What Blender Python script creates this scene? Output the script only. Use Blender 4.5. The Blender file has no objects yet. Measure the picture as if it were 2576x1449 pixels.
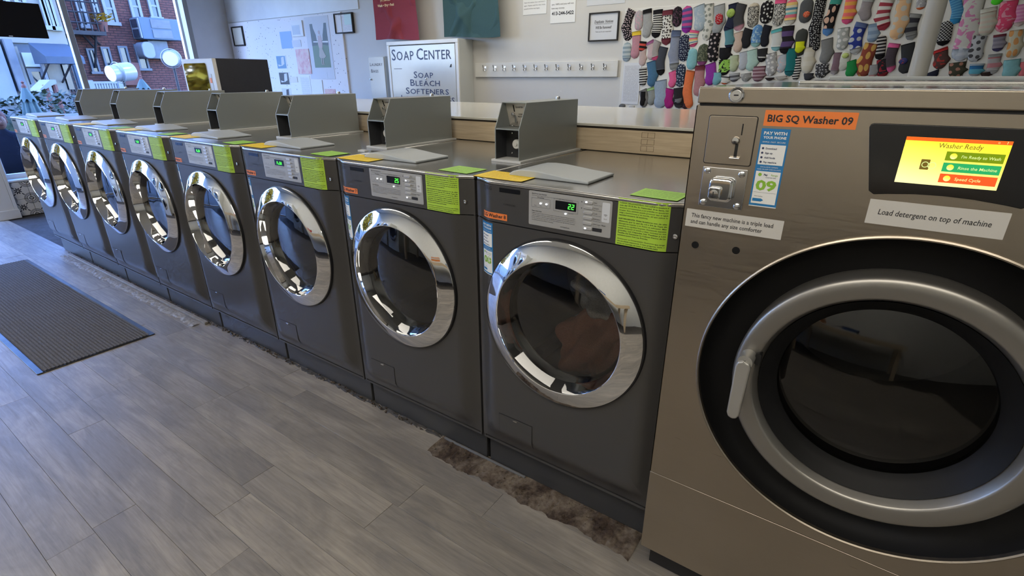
import bpy, bmesh, math, random
import numpy as np
from mathutils import Vector, Matrix
random.seed(7)
scene = bpy.context.scene
col = scene.collection

# ------------------------------------------------------------------ camera
F_PX, CAM = 1289.5931, Vector((1.04, -1.3263, 1.4601))
RIGHT = Vector((0.82019, 0.57209, -0.00221)); UP = Vector((-0.21689, 0.31452, 0.92414)); FWD = Vector((-0.52939, 0.75749, -0.38205))
cd = bpy.data.cameras.new('camera'); cam = bpy.data.objects.new('camera', cd); col.objects.link(cam)
cd.sensor_fit = 'HORIZONTAL'; cd.sensor_width = 36.0; cd.lens = F_PX / 2576 * 36.0; cd.clip_start = 0.02; cd.clip_end = 300
cam.matrix_world = Matrix(((RIGHT.x, UP.x, -FWD.x, CAM.x), (RIGHT.y, UP.y, -FWD.y, CAM.y), (RIGHT.z, UP.z, -FWD.z, CAM.z), (0, 0, 0, 1)))
scene.camera = cam

# ------------------------------------------------------------------ world, exposure
wd = bpy.data.worlds.new('sky'); scene.world = wd; wd.use_nodes = True
wn = wd.node_tree.nodes; bg = wn['Background']
sky = wn.new('ShaderNodeTexSky'); sky.sky_type = 'NISHITA'; sky.sun_disc = False
sky.sun_elevation = math.radians(38); sky.sun_rotation = math.radians(200); sky.dust_density = 0.4; sky.ozone_density = 1.6
wb = wn.new('ShaderNodeMix'); wb.data_type = 'RGBA'; wb.blend_type = 'MULTIPLY'; wb.inputs[0].default_value = 1.0; wb.inputs[7].default_value = (.60, .79, 1.32, 1)   # indoor white balance: daylight reads blue
wd.node_tree.links.new(sky.outputs[0], wb.inputs[6]); wd.node_tree.links.new(wb.outputs[2], bg.inputs[0]); bg.inputs[1].default_value = 1.45
sd = bpy.data.lights.new('sun', 'SUN'); sd.energy = 1.2; sd.angle = 0.01; sd.color = (.85, .92, 1)
sun = bpy.data.objects.new('sun', sd); col.objects.link(sun); sun.rotation_euler = Vector((-.30, -.70, -.65)).to_track_quat('-Z', 'Y').to_euler()
scene.view_settings.view_transform = 'Standard'; scene.view_settings.look = 'None'
scene.view_settings.exposure = 0.52; scene.view_settings.gamma = 1.0; scene.view_settings.use_curve_mapping = False
cy = scene.cycles
cy.max_bounces = 8; cy.diffuse_bounces = 3; cy.glossy_bounces = 4; cy.transmission_bounces = 4; cy.transparent_max_bounces = 10; cy.use_adaptive_sampling = True; cy.adaptive_threshold = .07; cy.adaptive_min_samples = 12
cy.sample_clamp_indirect = 6.0; cy.caustics_reflective = False; cy.caustics_refractive = False
PI = math.pi

# ------------------------------------------------------------------ helpers
def hit(px, py, axis, v):
    d = FWD * F_PX + RIGHT * (px - 1288) - UP * (py - 724.5)
    k = 'xyz'.index(axis); t = (v - CAM[k]) / d[k]
    return CAM + d * t

def tag(o, label=None, cat=None, group=None, kind=None):
    if label: o['label'] = label
    if cat: o['category'] = cat
    if group: o['group'] = group
    if kind: o['kind'] = kind
    return o

def empty(name, loc=(0, 0, 0), rz=0):
    o = bpy.data.objects.new(name, None); col.objects.link(o); o.location = loc; o.rotation_euler = (0, 0, rz)
    o.empty_display_size = .05
    return o

_txt = {}
def text_geo(s, bold=0.0, shear=0.0):
    key = (s, bold, shear)
    if key in _txt: return _txt[key]
    c = bpy.data.curves.new('t', 'FONT'); c.body = s; c.size = 1.0; c.resolution_u = 2; c.offset = bold; c.shear = shear; c.fill_mode = 'FRONT'
    o = bpy.data.objects.new('t', c); col.objects.link(o)
    dg = bpy.context.evaluated_depsgraph_get(); dg.update()
    me = bpy.data.meshes.new_from_object(o.evaluated_get(dg))
    v = np.array([tuple(q.co) for q in me.vertices]).reshape(-1, 3)[:, :2]
    f = [tuple(p.vertices) for p in me.polygons]
    bpy.data.objects.remove(o); bpy.data.curves.remove(c); bpy.data.meshes.remove(me)
    _txt[key] = (v, f)
    return v, f

class MB:
    def __init__(s): s.v = []; s.f = []; s.uv = []
    def add(s, vs, fs):
        b = len(s.v); s.v += [tuple(map(float, q)) for q in vs]; s.f += [tuple(i + b for i in f) for f in fs]; return s
    def box(s, x0, x1, y0, y1, z0, z1):
        return s.add([(x0, y0, z0), (x1, y0, z0), (x1, y1, z0), (x0, y1, z0), (x0, y0, z1), (x1, y0, z1), (x1, y1, z1), (x0, y1, z1)],
                     [(3, 2, 1, 0), (4, 5, 6, 7), (0, 1, 5, 4), (1, 2, 6, 5), (2, 3, 7, 6), (3, 0, 4, 7)])
    def prism(s, poly, axis, a, b):
        n = len(poly)
        def P(u, w, d): return (u, d, w) if axis == 'y' else ((d, u, w) if axis == 'x' else (u, w, d))
        ar = sum(poly[i][0] * poly[(i + 1) % n][1] - poly[(i + 1) % n][0] * poly[i][1] for i in range(n))
        if (ar < 0) != (axis == 'y'): poly = poly[::-1]
        # after this the polygon's normal points to +axis
        vs = [P(u, w, a) for u, w in poly] + [P(u, w, b) for u, w in poly]
        if a > b: vs = vs[n:] + vs[:n]
        fs = [tuple(range(n))[::-1], tuple(range(n, 2 * n))] + [(i, (i + 1) % n, n + (i + 1) % n, n + i) for i in range(n)]
        return s.add(vs, fs)
    def rrect(s, x0, x1, z0, z1, r, axis, a, b, k=5):
        return s.prism(rr(x0, x1, z0, z1, r, k), axis, a, b)
    def lathe(s, prof, cx, cz, n=64, axis='y', off=0, close=False):
        vs = []
        for r, h in prof:
            for i in range(n):
                t = 2 * PI * i / n; c, d = r * math.cos(t), r * math.sin(t)
                vs.append((cx + c, h + off, cz + d) if axis == 'y' else ((h + off, cx + c, cz + d) if axis == 'x' else (cx + c, cz + d, h + off)))
        fs = []
        for j in range(len(prof) - 1):
            for i in range(n):
                q = (j * n + i, j * n + (i + 1) % n, (j + 1) * n + (i + 1) % n, (j + 1) * n + i)
                fs.append(q if axis == 'y' else q[::-1] if axis == 'x' else q)
        m = len(prof)
        if close:
            fs.append(tuple(range(n))[::-1]); fs.append(tuple(range((m - 1) * n, m * n)))
        return s.add(vs, fs)
    def tube(s, pts, r, n=8, cap=True):
        pts = [Vector(q) for q in pts]; m = len(pts); rs = r if isinstance(r, (list, tuple)) else [r] * m
        t0 = (pts[1] - pts[0]).normalized(); up = Vector((0, 0, 1)) if abs(t0.z) < .9 else Vector((1, 0, 0))
        a = t0.cross(up).normalized(); vs = []
        for i, q in enumerate(pts):
            t = (pts[min(i + 1, m - 1)] - pts[max(i - 1, 0)]).normalized()
            a = (a - t * a.dot(t)).normalized(); b = t.cross(a)
            for k in range(n):
                th = 2 * PI * k / n; vs.append(q + (a * math.cos(th) + b * math.sin(th)) * rs[i])
        fs = [(i * n + k, i * n + (k + 1) % n, (i + 1) * n + (k + 1) % n, (i + 1) * n + k) for i in range(m - 1) for k in range(n)]
        if cap: fs += [tuple(range(n))[::-1], tuple(range((m - 1) * n, m * n))]
        return s.add(vs, fs)
    def grid(s, fn, nu, nv):
        vs = [fn(i / nu, j / nv) for j in range(nv + 1) for i in range(nu + 1)]
        return s.add(vs, [(j * (nu + 1) + i, j * (nu + 1) + i + 1, (j + 1) * (nu + 1) + i + 1, (j + 1) * (nu + 1) + i) for j in range(nv) for i in range(nu)])
    def ball(s, c, rx, ry, rz, n=12, m=8):
        vs = [(c[0], c[1], c[2] - rz)]
        for j in range(1, m):
            a = -PI / 2 + PI * j / m
            for i in range(n):
                t = 2 * PI * i / n; vs.append((c[0] + rx * math.cos(a) * math.cos(t), c[1] + ry * math.cos(a) * math.sin(t), c[2] + rz * math.sin(a)))
        vs.append((c[0], c[1], c[2] + rz)); L = len(vs) - 1
        fs = [(0, 1 + (i + 1) % n, 1 + i) for i in range(n)]
        for j in range(m - 2):
            for i in range(n):
                a = 1 + j * n; fs.append((a + i, a + (i + 1) % n, a + n + (i + 1) % n, a + n + i))
        a = 1 + (m - 2) * n
        fs += [(a + i, a + (i + 1) % n, L) for i in range(n)]
        return s.add(vs, fs)
    def text(s, t, x, y, z, h, width=None, align='C', bold=0.0, shear=0.0, plane='xz', maxw=None):
        v, f = text_geo(t, bold, shear)
        if not len(v): return s
        k = h / 0.70; w = v[:, 0].max() - v[:, 0].min(); x0 = v[:, 0].min()
        kx = width / w if width else k
        if maxw and kx * w > maxw: kx = maxw / w
        W = w * kx; ox = {'C': -W / 2, 'L': 0, 'R': -W}[align]
        X = x + ox + (v[:, 0] - x0) * kx; Y = v[:, 1] * k
        if plane == 'xz': vs = [(a, y, z + b) for a, b in zip(X, Y)]
        elif plane == 'xy': vs = [(a, y + b, z) for a, b in zip(X, Y)]
        else: vs = [(y, a, z + b) for a, b in zip(X, Y)]      # plane yz, facing +x
        return s.add(vs, f)
    def map(s, fn): s.v = [fn(*q) for q in s.v]; return s
    def mesh(s, name, smooth=True, ang=0.6):
        me = bpy.data.meshes.new(name); me.from_pydata(s.v, [], s.f); me.validate(); me.update()
        if smooth:
            me.polygons.foreach_set('use_smooth', [True] * len(me.polygons))
            try: me.set_sharp_from_angle(angle=ang)
            except Exception: pass
        return me
    def build(s, name, mat, parent=None, smooth=True, bevel=0, ang=0.6, loc=None, seg=2):
        return place(name, s.mesh(name, smooth, ang), mat, parent, bevel, loc, seg)

def place(name, me, mat, parent=None, bevel=0, loc=None, seg=2):
    if mat is not None and not me.materials: me.materials.append(M[mat] if isinstance(mat, str) else mat)
    o = bpy.data.objects.new(name, me); col.objects.link(o)
    if parent is not None: o.parent = parent
    if loc is not None: o.location = loc
    if bevel:
        b = o.modifiers.new('bevel', 'BEVEL'); b.width = bevel; b.segments = seg; b.limit_method = 'ANGLE'; b.angle_limit = 0.6
    return o

def rr(x0, x1, z0, z1, r, k=5):
    p = []
    for cx, cz, a in ((x1 - r, z1 - r, 0), (x0 + r, z1 - r, 90), (x0 + r, z0 + r, 180), (x1 - r, z0 + r, 270)):
        for i in range(k + 1):
            t = math.radians(a + 90 * i / k); p.append((cx + r * math.cos(t), cz + r * math.sin(t)))
    return p

def polar_panel(x0, x1, z0, z1, cx, cz, r, fy, n=120, m=10):
    """a front panel with a round door opening; fy gives its curvature"""
    th = sorted([2 * PI * i / n for i in range(n)] + [math.atan2(b - cz, a - cx) % (2 * PI) for a in (x0, x1) for b in (z0, z1)])
    mb = MB(); vs = []
    for j in range(m + 1):
        for t in th:
            c, d = math.cos(t), math.sin(t)
            L = min([((x1 if c > 0 else x0) - cx) / c] if abs(c) > 1e-9 else [9], [((z1 if d > 0 else z0) - cz) / d] if abs(d) > 1e-9 else [9])[0]
            q = r + (L - r) * j / m; x, z = cx + c * q, cz + d * q
            vs.append((x, fy(x, z), z))
    N = len(th)
    return mb.add(vs, [(j * N + i, (j + 1) * N + i, (j + 1) * N + (i + 1) % N, j * N + (i + 1) % N)[::-1] for j in range(m) for i in range(N)])

# ------------------------------------------------------------------ materials
M = {}
def mat(name, rgb, rough=.5, metal=0.0, spec=.5, emit=None, es=1.0, coat=0, **kw):
    m = bpy.data.materials.new(name); m.use_nodes = True; b = m.node_tree.nodes['Principled BSDF']
    b.inputs['Base Color'].default_value = (*rgb, 1); b.inputs['Roughness'].default_value = rough; b.inputs['Metallic'].default_value = metal
    b.inputs['Specular IOR Level'].default_value = spec
    if coat: b.inputs['Coat Weight'].default_value = coat; b.inputs['Coat Roughness'].default_value = .08
    if emit: b.inputs['Emission Color'].default_value = (*emit, 1); b.inputs['Emission Strength'].default_value = es
    M[name] = m
    return m
def N(m, t, **kw):
    n = m.node_tree.nodes.new(t)
    for k, v in kw.items(): setattr(n, k, v)
    return n
def L(m, a, b): m.node_tree.links.new(a, b)
def B(m): return m.node_tree.nodes['Principled BSDF']
def ramp(m, src, stops, interp='LINEAR'):
    r = N(m, 'ShaderNodeValToRGB'); r.color_ramp.interpolation = interp
    e = r.color_ramp.elements
    while len(e) > 1: e.remove(e[-1])
    e[0].position = stops[0][0]; e[0].color = (*stops[0][1], 1)
    for p, c in stops[1:]:
        q = e.new(p); q.color = (*c, 1)
    L(m, src, r.inputs[0]); return r.outputs[0]
def noise(m, vec, scale, detail=4, rough=.55, dist=0):
    n = N(m, 'ShaderNodeTexNoise'); n.inputs['Scale'].default_value = scale; n.inputs['Detail'].default_value = detail
    n.inputs['Roughness'].default_value = rough; n.inputs['Distortion'].default_value = dist
    if vec is not None: L(m, vec, n.inputs['Vector'])
    return n.outputs['Fac']
def mapping(m, vec, sc=(1, 1, 1), loc=(0, 0, 0)):
    n = N(m, 'ShaderNodeMapping'); n.inputs['Scale'].default_value = sc; n.inputs['Location'].default_value = loc
    L(m, vec, n.inputs['Vector']); return n.outputs[0]
def mixc(m, f, a, b, mode='MIX'):
    n = N(m, 'ShaderNodeMix', data_type='RGBA', blend_type=mode)
    for i, q in ((0, f), (6, a), (7, b)):
        if hasattr(q, 'is_output'): L(m, q, n.inputs[i])
        elif i == 0: n.inputs[0].default_value = q
        else: n.inputs[i].default_value = (*q, 1)
    return n.outputs[2]
def bump(m, h, strength=.2, dist=.01):
    n = N(m, 'ShaderNodeBump'); n.inputs['Strength'].default_value = strength; n.inputs['Distance'].default_value = dist
    L(m, h, n.inputs['Height']); L(m, n.outputs[0], B(m).inputs['Normal'])
def objco(m): return N(m, 'ShaderNodeTexCoord').outputs['Object']
def geoco(m): return N(m, 'ShaderNodeNewGeometry').outputs['Position']
def math_(m, op, a, b=None):
    n = N(m, 'ShaderNodeMath', operation=op)
    for i, q in enumerate((a, b)):
        if q is None: continue
        if hasattr(q, 'is_output'): L(m, q, n.inputs[i])
        else: n.inputs[i].default_value = q
    return n.outputs[0]

def speckle(name, rgb, rough, amt=.15, scale=40, metal=0, bumps=0, spec=.5, coat=0):
    m = mat(name, rgb, rough, metal, spec, coat=coat); c = objco(m); f = noise(m, c, scale)
    a = tuple(x * (1 - amt) for x in rgb); b = tuple(min(1, x * (1 + amt)) for x in rgb)
    L(m, ramp(m, f, [(.3, a), (.7, b)]), B(m).inputs['Base Color'])
    L(m, ramp(m, noise(m, c, scale * .21), [(.3, (rough * .85,) * 3), (.7, (min(1, rough * 1.2),) * 3)]), B(m).inputs['Roughness'])
    if bumps: bump(m, f, bumps, .002)
    return m

def glassmat(name, tint, ior=1.45, rough=0.0, refl=(1, 1, 1)):
    m = bpy.data.materials.new(name); m.use_nodes = True; nt = m.node_tree; nt.nodes.remove(nt.nodes['Principled BSDF'])
    t = N(m, 'ShaderNodeBsdfTransparent'); t.inputs[0].default_value = (*tint, 1)
    g = N(m, 'ShaderNodeBsdfGlossy'); g.inputs[0].default_value = (*refl, 1); g.inputs['Roughness'].default_value = rough
    fr = N(m, 'ShaderNodeFresnel'); fr.inputs[0].default_value = ior
    mx = N(m, 'ShaderNodeMixShader'); L(m, fr.outputs[0], mx.inputs[0]); L(m, t.outputs[0], mx.inputs[1]); L(m, g.outputs[0], mx.inputs[2])
    L(m, mx.outputs[0], nt.nodes['Material Output'].inputs['Surface']); M[name] = m
    return m

# flat paints and plastics
mat('charcoal', (.084, .081, .080), .29, .35)
mat('base_grey', (.062, .062, .063), .36, .25)
mat('top_steel', (.50, .49, .47), .20, .85)
mat('coin_grey', (.31, .335, .325), .32, .2)
mat('coin_plate', (.62, .58, .52), .35, .2)
speckle('coin_dark', (.035, .036, .04), .45, .1, 80)
mat('flange_white', (.72, .72, .69), .45)
mat('lid_grey', (.46, .49, .50), .40)
mat('chrome', (.80, .80, .80), .035, 1.0)
mat('chrome_soft', (.62, .62, .62), .16, 1.0)
mat('black_plastic', (.012, .012, .013), .35)
mat('black_rubber', (.014, .014, .016), .6)
mat('black_matte', (.006, .006, .0065), .55, spec=.25)
mat('black_gloss', (.008, .008, .009), .12)
mat('drum_steel', (.34, .34, .34), .34, .8)
mat('panel_silver', (.44, .44, .43), .36, .25)
mat('ink', (.02, .02, .024), .6); mat('ink_grey', (.10, .10, .105), .6); mat('ink_navy', (.035, .045, .11), .5)
mat('paper_white', (.80, .81, .80), .6); mat('paper_cream', (.74, .70, .58), .6); mat('paper_grey', (.62, .64, .67), .6)
mat('sticker_orange', (.86, .22, .045), .5); mat('sticker_blue', (.022, .19, .46), .4); mat('sticker_green', (.26, .50, .045), .5)
mat('led_green', (0, .3, 0), .5, emit=(.06, 1.0, .05), es=2.2); mat('led_white', (.8, .8, .85), .4, emit=(.9, .93, 1), es=1.3)
mat('button_silver', (.62, .62, .62), .3, .5)
speckle('white_paint', (.70, .71, .69), .5, .03, 12); speckle('cab_white', (.60, .62, .60), .22, .02, 6, spec=.6)
speckle('cab_frame', (.78, .78, .75), .35, .02, 8)
mat('screen_yellow', (.0, .0, .0), .3, emit=(1.0, .78, .08), es=.82); mat('screen_pale', (0, 0, 0), .3, emit=(1, .88, .33), es=.82)
mat('screen_red', (0, 0, 0), .3, emit=(.95, .10, .015), es=.82); mat('screen_orange', (0, 0, 0), .3, emit=(1, .13, .01), es=.82)
mat('screen_olive', (0, 0, 0), .3, emit=(.18, .28, .0), es=.82); mat('screen_green', (0, 0, 0), .3, emit=(.02, .40, .12), es=.82)
mat('screen_ink', (0, 0, 0), .3, emit=(.16, .10, .01), es=.82); mat('screen_lime', (0, 0, 0), .3, emit=(.72, .85, .30), es=.82)
glassmat('door_glass', (.78, .78, .79), 1.8); glassmat('steel_door_glass', (.45, .44, .42), 1.6, .03); glassmat('window_glass', (.95, .97, .98), 1.25)

def printed(name, rgb, ink, sx, sz, thr=.52):
    """paper with rows of small illegible print"""
    m = mat(name, rgb, .55); c = N(m, 'ShaderNodeTexCoord').outputs['Generated']
    s = N(m, 'ShaderNodeSeparateXYZ'); L(m, c, s.inputs[0])
    return m, s
def lines_paper(name, rgb, ink, rows=12, u='X', v='Z', words=26, margin=.07):
    m, s = printed(name, rgb, ink, 1, 1)
    row = math_(m, 'MULTIPLY', s.outputs[v], rows); fr = math_(m, 'FRACT', row)
    inrow = math_(m, 'MULTIPLY', math_(m, 'GREATER_THAN', fr, .3), math_(m, 'LESS_THAN', fr, .75))
    cb = N(m, 'ShaderNodeCombineXYZ'); L(m, math_(m, 'MULTIPLY', s.outputs[u], words), cb.inputs[0]); L(m, math_(m, 'FLOOR', row), cb.inputs[1])
    w = math_(m, 'GREATER_THAN', noise(m, cb.outputs[0], 1.0, 2), .43)
    mg = math_(m, 'MULTIPLY', math_(m, 'MULTIPLY', math_(m, 'GREATER_THAN', s.outputs[u], margin), math_(m, 'LESS_THAN', s.outputs[u], 1 - margin)),
               math_(m, 'MULTIPLY', math_(m, 'GREATER_THAN', s.outputs[v], margin), math_(m, 'LESS_THAN', s.outputs[v], 1 - margin)))
    f = math_(m, 'MULTIPLY', math_(m, 'MULTIPLY', inrow, w), mg)
    L(m, mixc(m, f, rgb, ink), B(m).inputs['Base Color']); return m
lines_paper('yellow_notice', (1.0, .70, .02), (.80, .50, .0), 9, 'X', 'Y')
lines_paper('green_notice', (.40, .74, .10), (.25, .50, .05), 9, 'X', 'Y')
mat('green_sheet', (.42, .66, .055), .5)
lines_paper('list_print', (.66, .68, .72), (.38, .39, .43), 34)
lines_paper('letter_print', (.78, .79, .79), (.5, .5, .52), 22)

# brushed stainless of the big washer
m = mat('stainless', (.42, .385, .335), .30, 1.0); c = objco(m)
f = noise(m, mapping(m, c, (3, 3, 90)), 3.0, 6); g = noise(m, c, 2.2, 5, .6)
L(m, mixc(m, g, (.385, .332, .268), (.485, .428, .352)), B(m).inputs['Base Color'])
L(m, ramp(m, f, [(.2, (.26,) * 3), (.8, (.40,) * 3)]), B(m).inputs['Roughness']); bump(m, f, .04, .0006)
m = mat('top_mirror', (.66, .66, .64), .12, 1.0)
mat('ring_satin', (.33, .315, .29), .38, .85)
mat('lever_satin', (.44, .43, .40), .40, .6)

# vinyl floor planks
m = mat('plank', (.2, .19, .17), .34, spec=.65); c = objco(m)
oi = N(m, 'ShaderNodeObjectInfo'); off = N(m, 'ShaderNodeVectorMath', operation='SCALE'); off.inputs[0].default_value = (37, 53, 11); L(m, oi.outputs['Random'], off.inputs['Scale'])
ad = N(m, 'ShaderNodeVectorMath', operation='ADD'); L(m, c, ad.inputs[0]); L(m, off.outputs[0], ad.inputs[1]); v = ad.outputs[0]
gr = noise(m, mapping(m, v, (2.2, 34, 1)), 1.6, 8, .62, 1.2); bl = noise(m, mapping(m, v, (2.0, 7, 1)), 1.1, 4, .6, .8); fine = noise(m, mapping(m, v, (12, 160, 1)), 2, 3)
c1 = ramp(m, gr, [(.25, (.160, .142, .120)), (.5, (.285, .252, .208)), (.78, (.395, .352, .290))])
c2 = mixc(m, ramp(m, bl, [(.40, (0, 0, 0)), (.62, (1, 1, 1))]), (.105, .097, .092), c1)
c2 = mixc(m, .38, c2, c1)
c3 = mixc(m, math_(m, 'MULTIPLY', fine, .35), c2, (.36, .325, .275))
hv = N(m, 'ShaderNodeHueSaturation'); L(m, c3, hv.inputs['Color']); L(m, ramp(m, oi.outputs['Random'], [(0, (.90,) * 3), (1, (1.12,) * 3)]), hv.inputs['Value'])
L(m, hv.outputs[0], B(m).inputs['Base Color']); L(m, ramp(m, gr, [(.2, (.50,) * 3), (.8, (.38,) * 3)]), B(m).inputs['Roughness']); bump(m, fine, .05, .001)
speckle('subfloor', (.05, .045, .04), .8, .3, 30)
m = mat('dirt', (.07, .05, .04), .9, spec=.2); c = geoco(m); f = noise(m, c, 60, 6, .7); g = noise(m, c, 9, 4, .6)
L(m, mixc(m, ramp(m, g, [(.42, (0, 0, 0)), (.60, (1, 1, 1))]), ramp(m, f, [(.35, (.028, .020, .016)), (.65, (.085, .060, .045))]), ramp(m, f, [(.3, (.10, .075, .055)), (.7, (.23, .19, .15))])), B(m).inputs['Base Color']); bump(m, f, .6, .004)
speckle('lath', (.24, .22, .19), .6, .2, 30); speckle('adhesive', (.27, .255, .235), .7, .45, 60, bumps=.4)

# mat (ribbed carpet)
m = mat('mat_carpet', (.05, .047, .045), .9, spec=.2); c = objco(m)
f = noise(m, c, 260, 3); L(m, ramp(m, f, [(.3, (.040, .037, .035)), (.7, (.165, .150, .130))]), B(m).inputs['Base Color']); bump(m, f, .5, .003)
speckle('mat_rubber', (.022, .022, .025), .32, .1, 40)

# walls
m = mat('wall_paint', (.60, .59, .555), .55, spec=.4); c = geoco(m)
sp = noise(m, c, 22, 6, .7); big = noise(m, c, 1.3, 4)
vor = N(m, 'ShaderNodeTexVoronoi'); vor.inputs['Scale'].default_value = 9; L(m, c, vor.inputs['Vector'])
L(m, mixc(m, ramp(m, sp, [(.66, (0, 0, 0)), (.70, (1, 1, 1))]), mixc(m, big, (.55, .54, .51), (.64, .63, .60)), (.70, .69, .67)), B(m).inputs['Base Color']); bump(m, sp, .12, .004)
m = mat('pinboard', (.70, .70, .72), .6, spec=.3); c = geoco(m)
vo = N(m, 'ShaderNodeTexVoronoi'); vo.inputs['Scale'].default_value = 34; L(m, mapping(m, c, (1, 1, .8)), vo.inputs['Vector'])
gate = noise(m, c, 3.0, 3); vs_ = N(m, 'ShaderNodeSeparateColor'); L(m, vo.outputs['Color'], vs_.inputs[0])
holes = math_(m, 'MULTIPLY', math_(m, 'LESS_THAN', vo.outputs['Distance'], math_(m, 'MULTIPLY', vs_.outputs[0], .22)), math_(m, 'GREATER_THAN', math_(m, 'MULTIPLY', gate, vs_.outputs[1]), .15))
L(m, mixc(m, holes, mixc(m, noise(m, c, 2, 4), (.78, .77, .77), (.86, .85, .85)), (.13, .13, .15)), B(m).inputs['Base Color']); bump(m, noise(m, c, 30, 5), .15, .004)
speckle('board_white', (.66, .655, .62), .45, .04, 6); speckle('grey_wall', (.76, .77, .78), .6, .04, 4)
speckle('ceiling_white', (.72, .72, .70), .7, .04, 5)

# lumber and laminate
m = mat('lumber', (.5, .36, .2), .6, spec=.3); c = objco(m)
f = noise(m, mapping(m, c, (2.2, 1, 38)), 2.0, 6, .6, .6); kn = noise(m, mapping(m, c, (3, 1, 9)), 1.6, 3)
L(m, mixc(m, ramp(m, kn, [(.62, (0, 0, 0)), (.8, (1, 1, 1))]), ramp(m, f, [(.3, (.60, .46, .29)), (.7, (.78, .64, .45))]), (.30, .19, .10)), B(m).inputs['Base Color'])
mat('laminate', (.70, .68, .60), .13, spec=.6)

def fabric(name, rgb, amt=.25):
    m = mat(name, rgb, .85, spec=.2); c = objco(m); f = noise(m, c, 320, 3)
    L(m, ramp(m, f, [(.3, tuple(x * (1 - amt) for x in rgb)), (.7, tuple(min(1, x * (1 + amt)) for x in rgb))]), B(m).inputs['Base Color']); bump(m, f, .25, .002); return m
fabric('shirt_red', (.30, .055, .075), .12); fabric('shirt_teal', (.050, .105, .115), .12)
fabric('cloth_brown', (.55, .25, .17), .15); fabric('cloth_red', (.45, .03, .03)); fabric('cloth_blue', (.05, .1, .25)); fabric('cloth_white', (.6, .6, .58)); fabric('cloth_orange', (.6, .22, .07))
mat('gold_ink', (.75, .58, .25), .5)

# outdoors
m = mat('brick', (0.105, 0.050, 0.042), .85, spec=.2); c = geoco(m)
sx = N(m, 'ShaderNodeSeparateXYZ'); L(m, c, sx.inputs[0]); cx = N(m, 'ShaderNodeCombineXYZ'); L(m, sx.outputs['Y'], cx.inputs[0]); L(m, sx.outputs['Z'], cx.inputs[1])
bt = N(m, 'ShaderNodeTexBrick'); L(m, cx.outputs[0], bt.inputs['Vector']); bt.inputs['Scale'].default_value = 1.0; bt.inputs['Brick Width'].default_value = .27; bt.inputs['Row Height'].default_value = .095; bt.inputs['Mortar Size'].default_value = .016
bt.inputs['Color1'].default_value = (0.150, 0.055, 0.040, 1); bt.inputs['Color2'].default_value = (0.105, 0.038, 0.030, 1); bt.inputs['Mortar'].default_value = (0.040, 0.022, 0.020, 1)
L(m, mixc(m, .15, bt.outputs['Color'], mixc(m, noise(m, c, .6, 4), (0.067, 0.034, 0.032), (0.143, 0.080, 0.071))), B(m).inputs['Base Color'])
speckle('cream_stucco', (0.21, 0.19, 0.15), .8, .08, 2); speckle('stone_grey', (0.143, 0.147, 0.151), .8, .15, 3); speckle('white_trim', (0.21, 0.215, 0.22), .6, .04, 3)
mat('far_glass', (0.021, 0.034, 0.046), .12, spec=.6); speckle('iron', (0.012, 0.010, 0.011), .6, .2, 5); speckle('bay_blue', (0.075, 0.105, 0.140), .6, .06, 2)
speckle('awning', (0.035, 0.050, 0.070), .6, .08, 2); speckle('umbrella_teal', (0.045, 0.085, 0.085), .7, .08, 8); speckle('asphalt', (0.067, 0.071, 0.076), .9, .2, 4)
mat('lamp_white', (0.26, 0.265, 0.27), .25, spec=.6); mat('lamp_face', (0.399, 0.399, 0.399), .2, emit=(.95, .97, 1), es=.2)
speckle('red_wood', (0.126, 0.042, 0.029), .7, .2, 6); speckle('leaf_dark', (0.024, 0.038, 0.016), .6, .4, 3); speckle('leaf_yellow', (0.48, 0.29, 0.015), .6, .4, 2); speckle('bark', (0.042, 0.032, 0.025), .9, .3, 9)
speckle('skin', (0.210, 0.109, 0.080), .6, .05, 20); fabric('navy_cloth', (0.011, 0.015, 0.029), .2); speckle('hair_red', (0.092, 0.025, 0.019), .7, .2, 40)
mat('tv_black', (.003, .003, .004), .5, spec=.2); speckle('micro_white', (.66, .65, .62), .35, .02, 10); speckle('micro_body', (.013, .014, .022), .45, .1, 60)
mat('micro_glass', (.62, .60, .56), .04, 1.0)
mat('pipe_beige', (.42, .41, .375), .45); mat('dark_edge', (.02, .018, .016), .7)

# ================================================================== the room
WALL_Y, WIN_X, CEIL, OPP_Y, RGT_X = 3.0, -6.83, 2.9, -3.6, 4.2
def struct(name, mb, mt, label, cat, **k): return tag(mb.build(name, mt, **k), label, cat, kind='structure')
fl = struct('floor', MB().box(-8.2, RGT_X, OPP_Y, WALL_Y, -.05, -.006), 'subfloor', 'grey wood-look vinyl plank floor of the laundromat', 'floor')
struct('ceiling', MB().box(-7.1, RGT_X + .1, OPP_Y - .1, WALL_Y + .1, CEIL, CEIL + .1), 'ceiling_white', 'plain white ceiling above the washers', 'ceiling')
struct('wall_back', MB().box(-7.1, RGT_X + .1, WALL_Y, WALL_Y + .1, -.05, CEIL), 'wall_paint', 'off-white painted back wall behind the folding counter', 'wall')
struct('wall_front', MB().box(-7.1, RGT_X + .1, OPP_Y - .1, OPP_Y, -.05, CEIL), 'white_paint', 'white wall on the far side of the aisle, seen in the chrome doors', 'wall')
struct('wall_right', MB().box(RGT_X, RGT_X + .1, OPP_Y, WALL_Y, -.05, CEIL), 'white_paint', 'white end wall beyond the big steel washer', 'wall')
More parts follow.
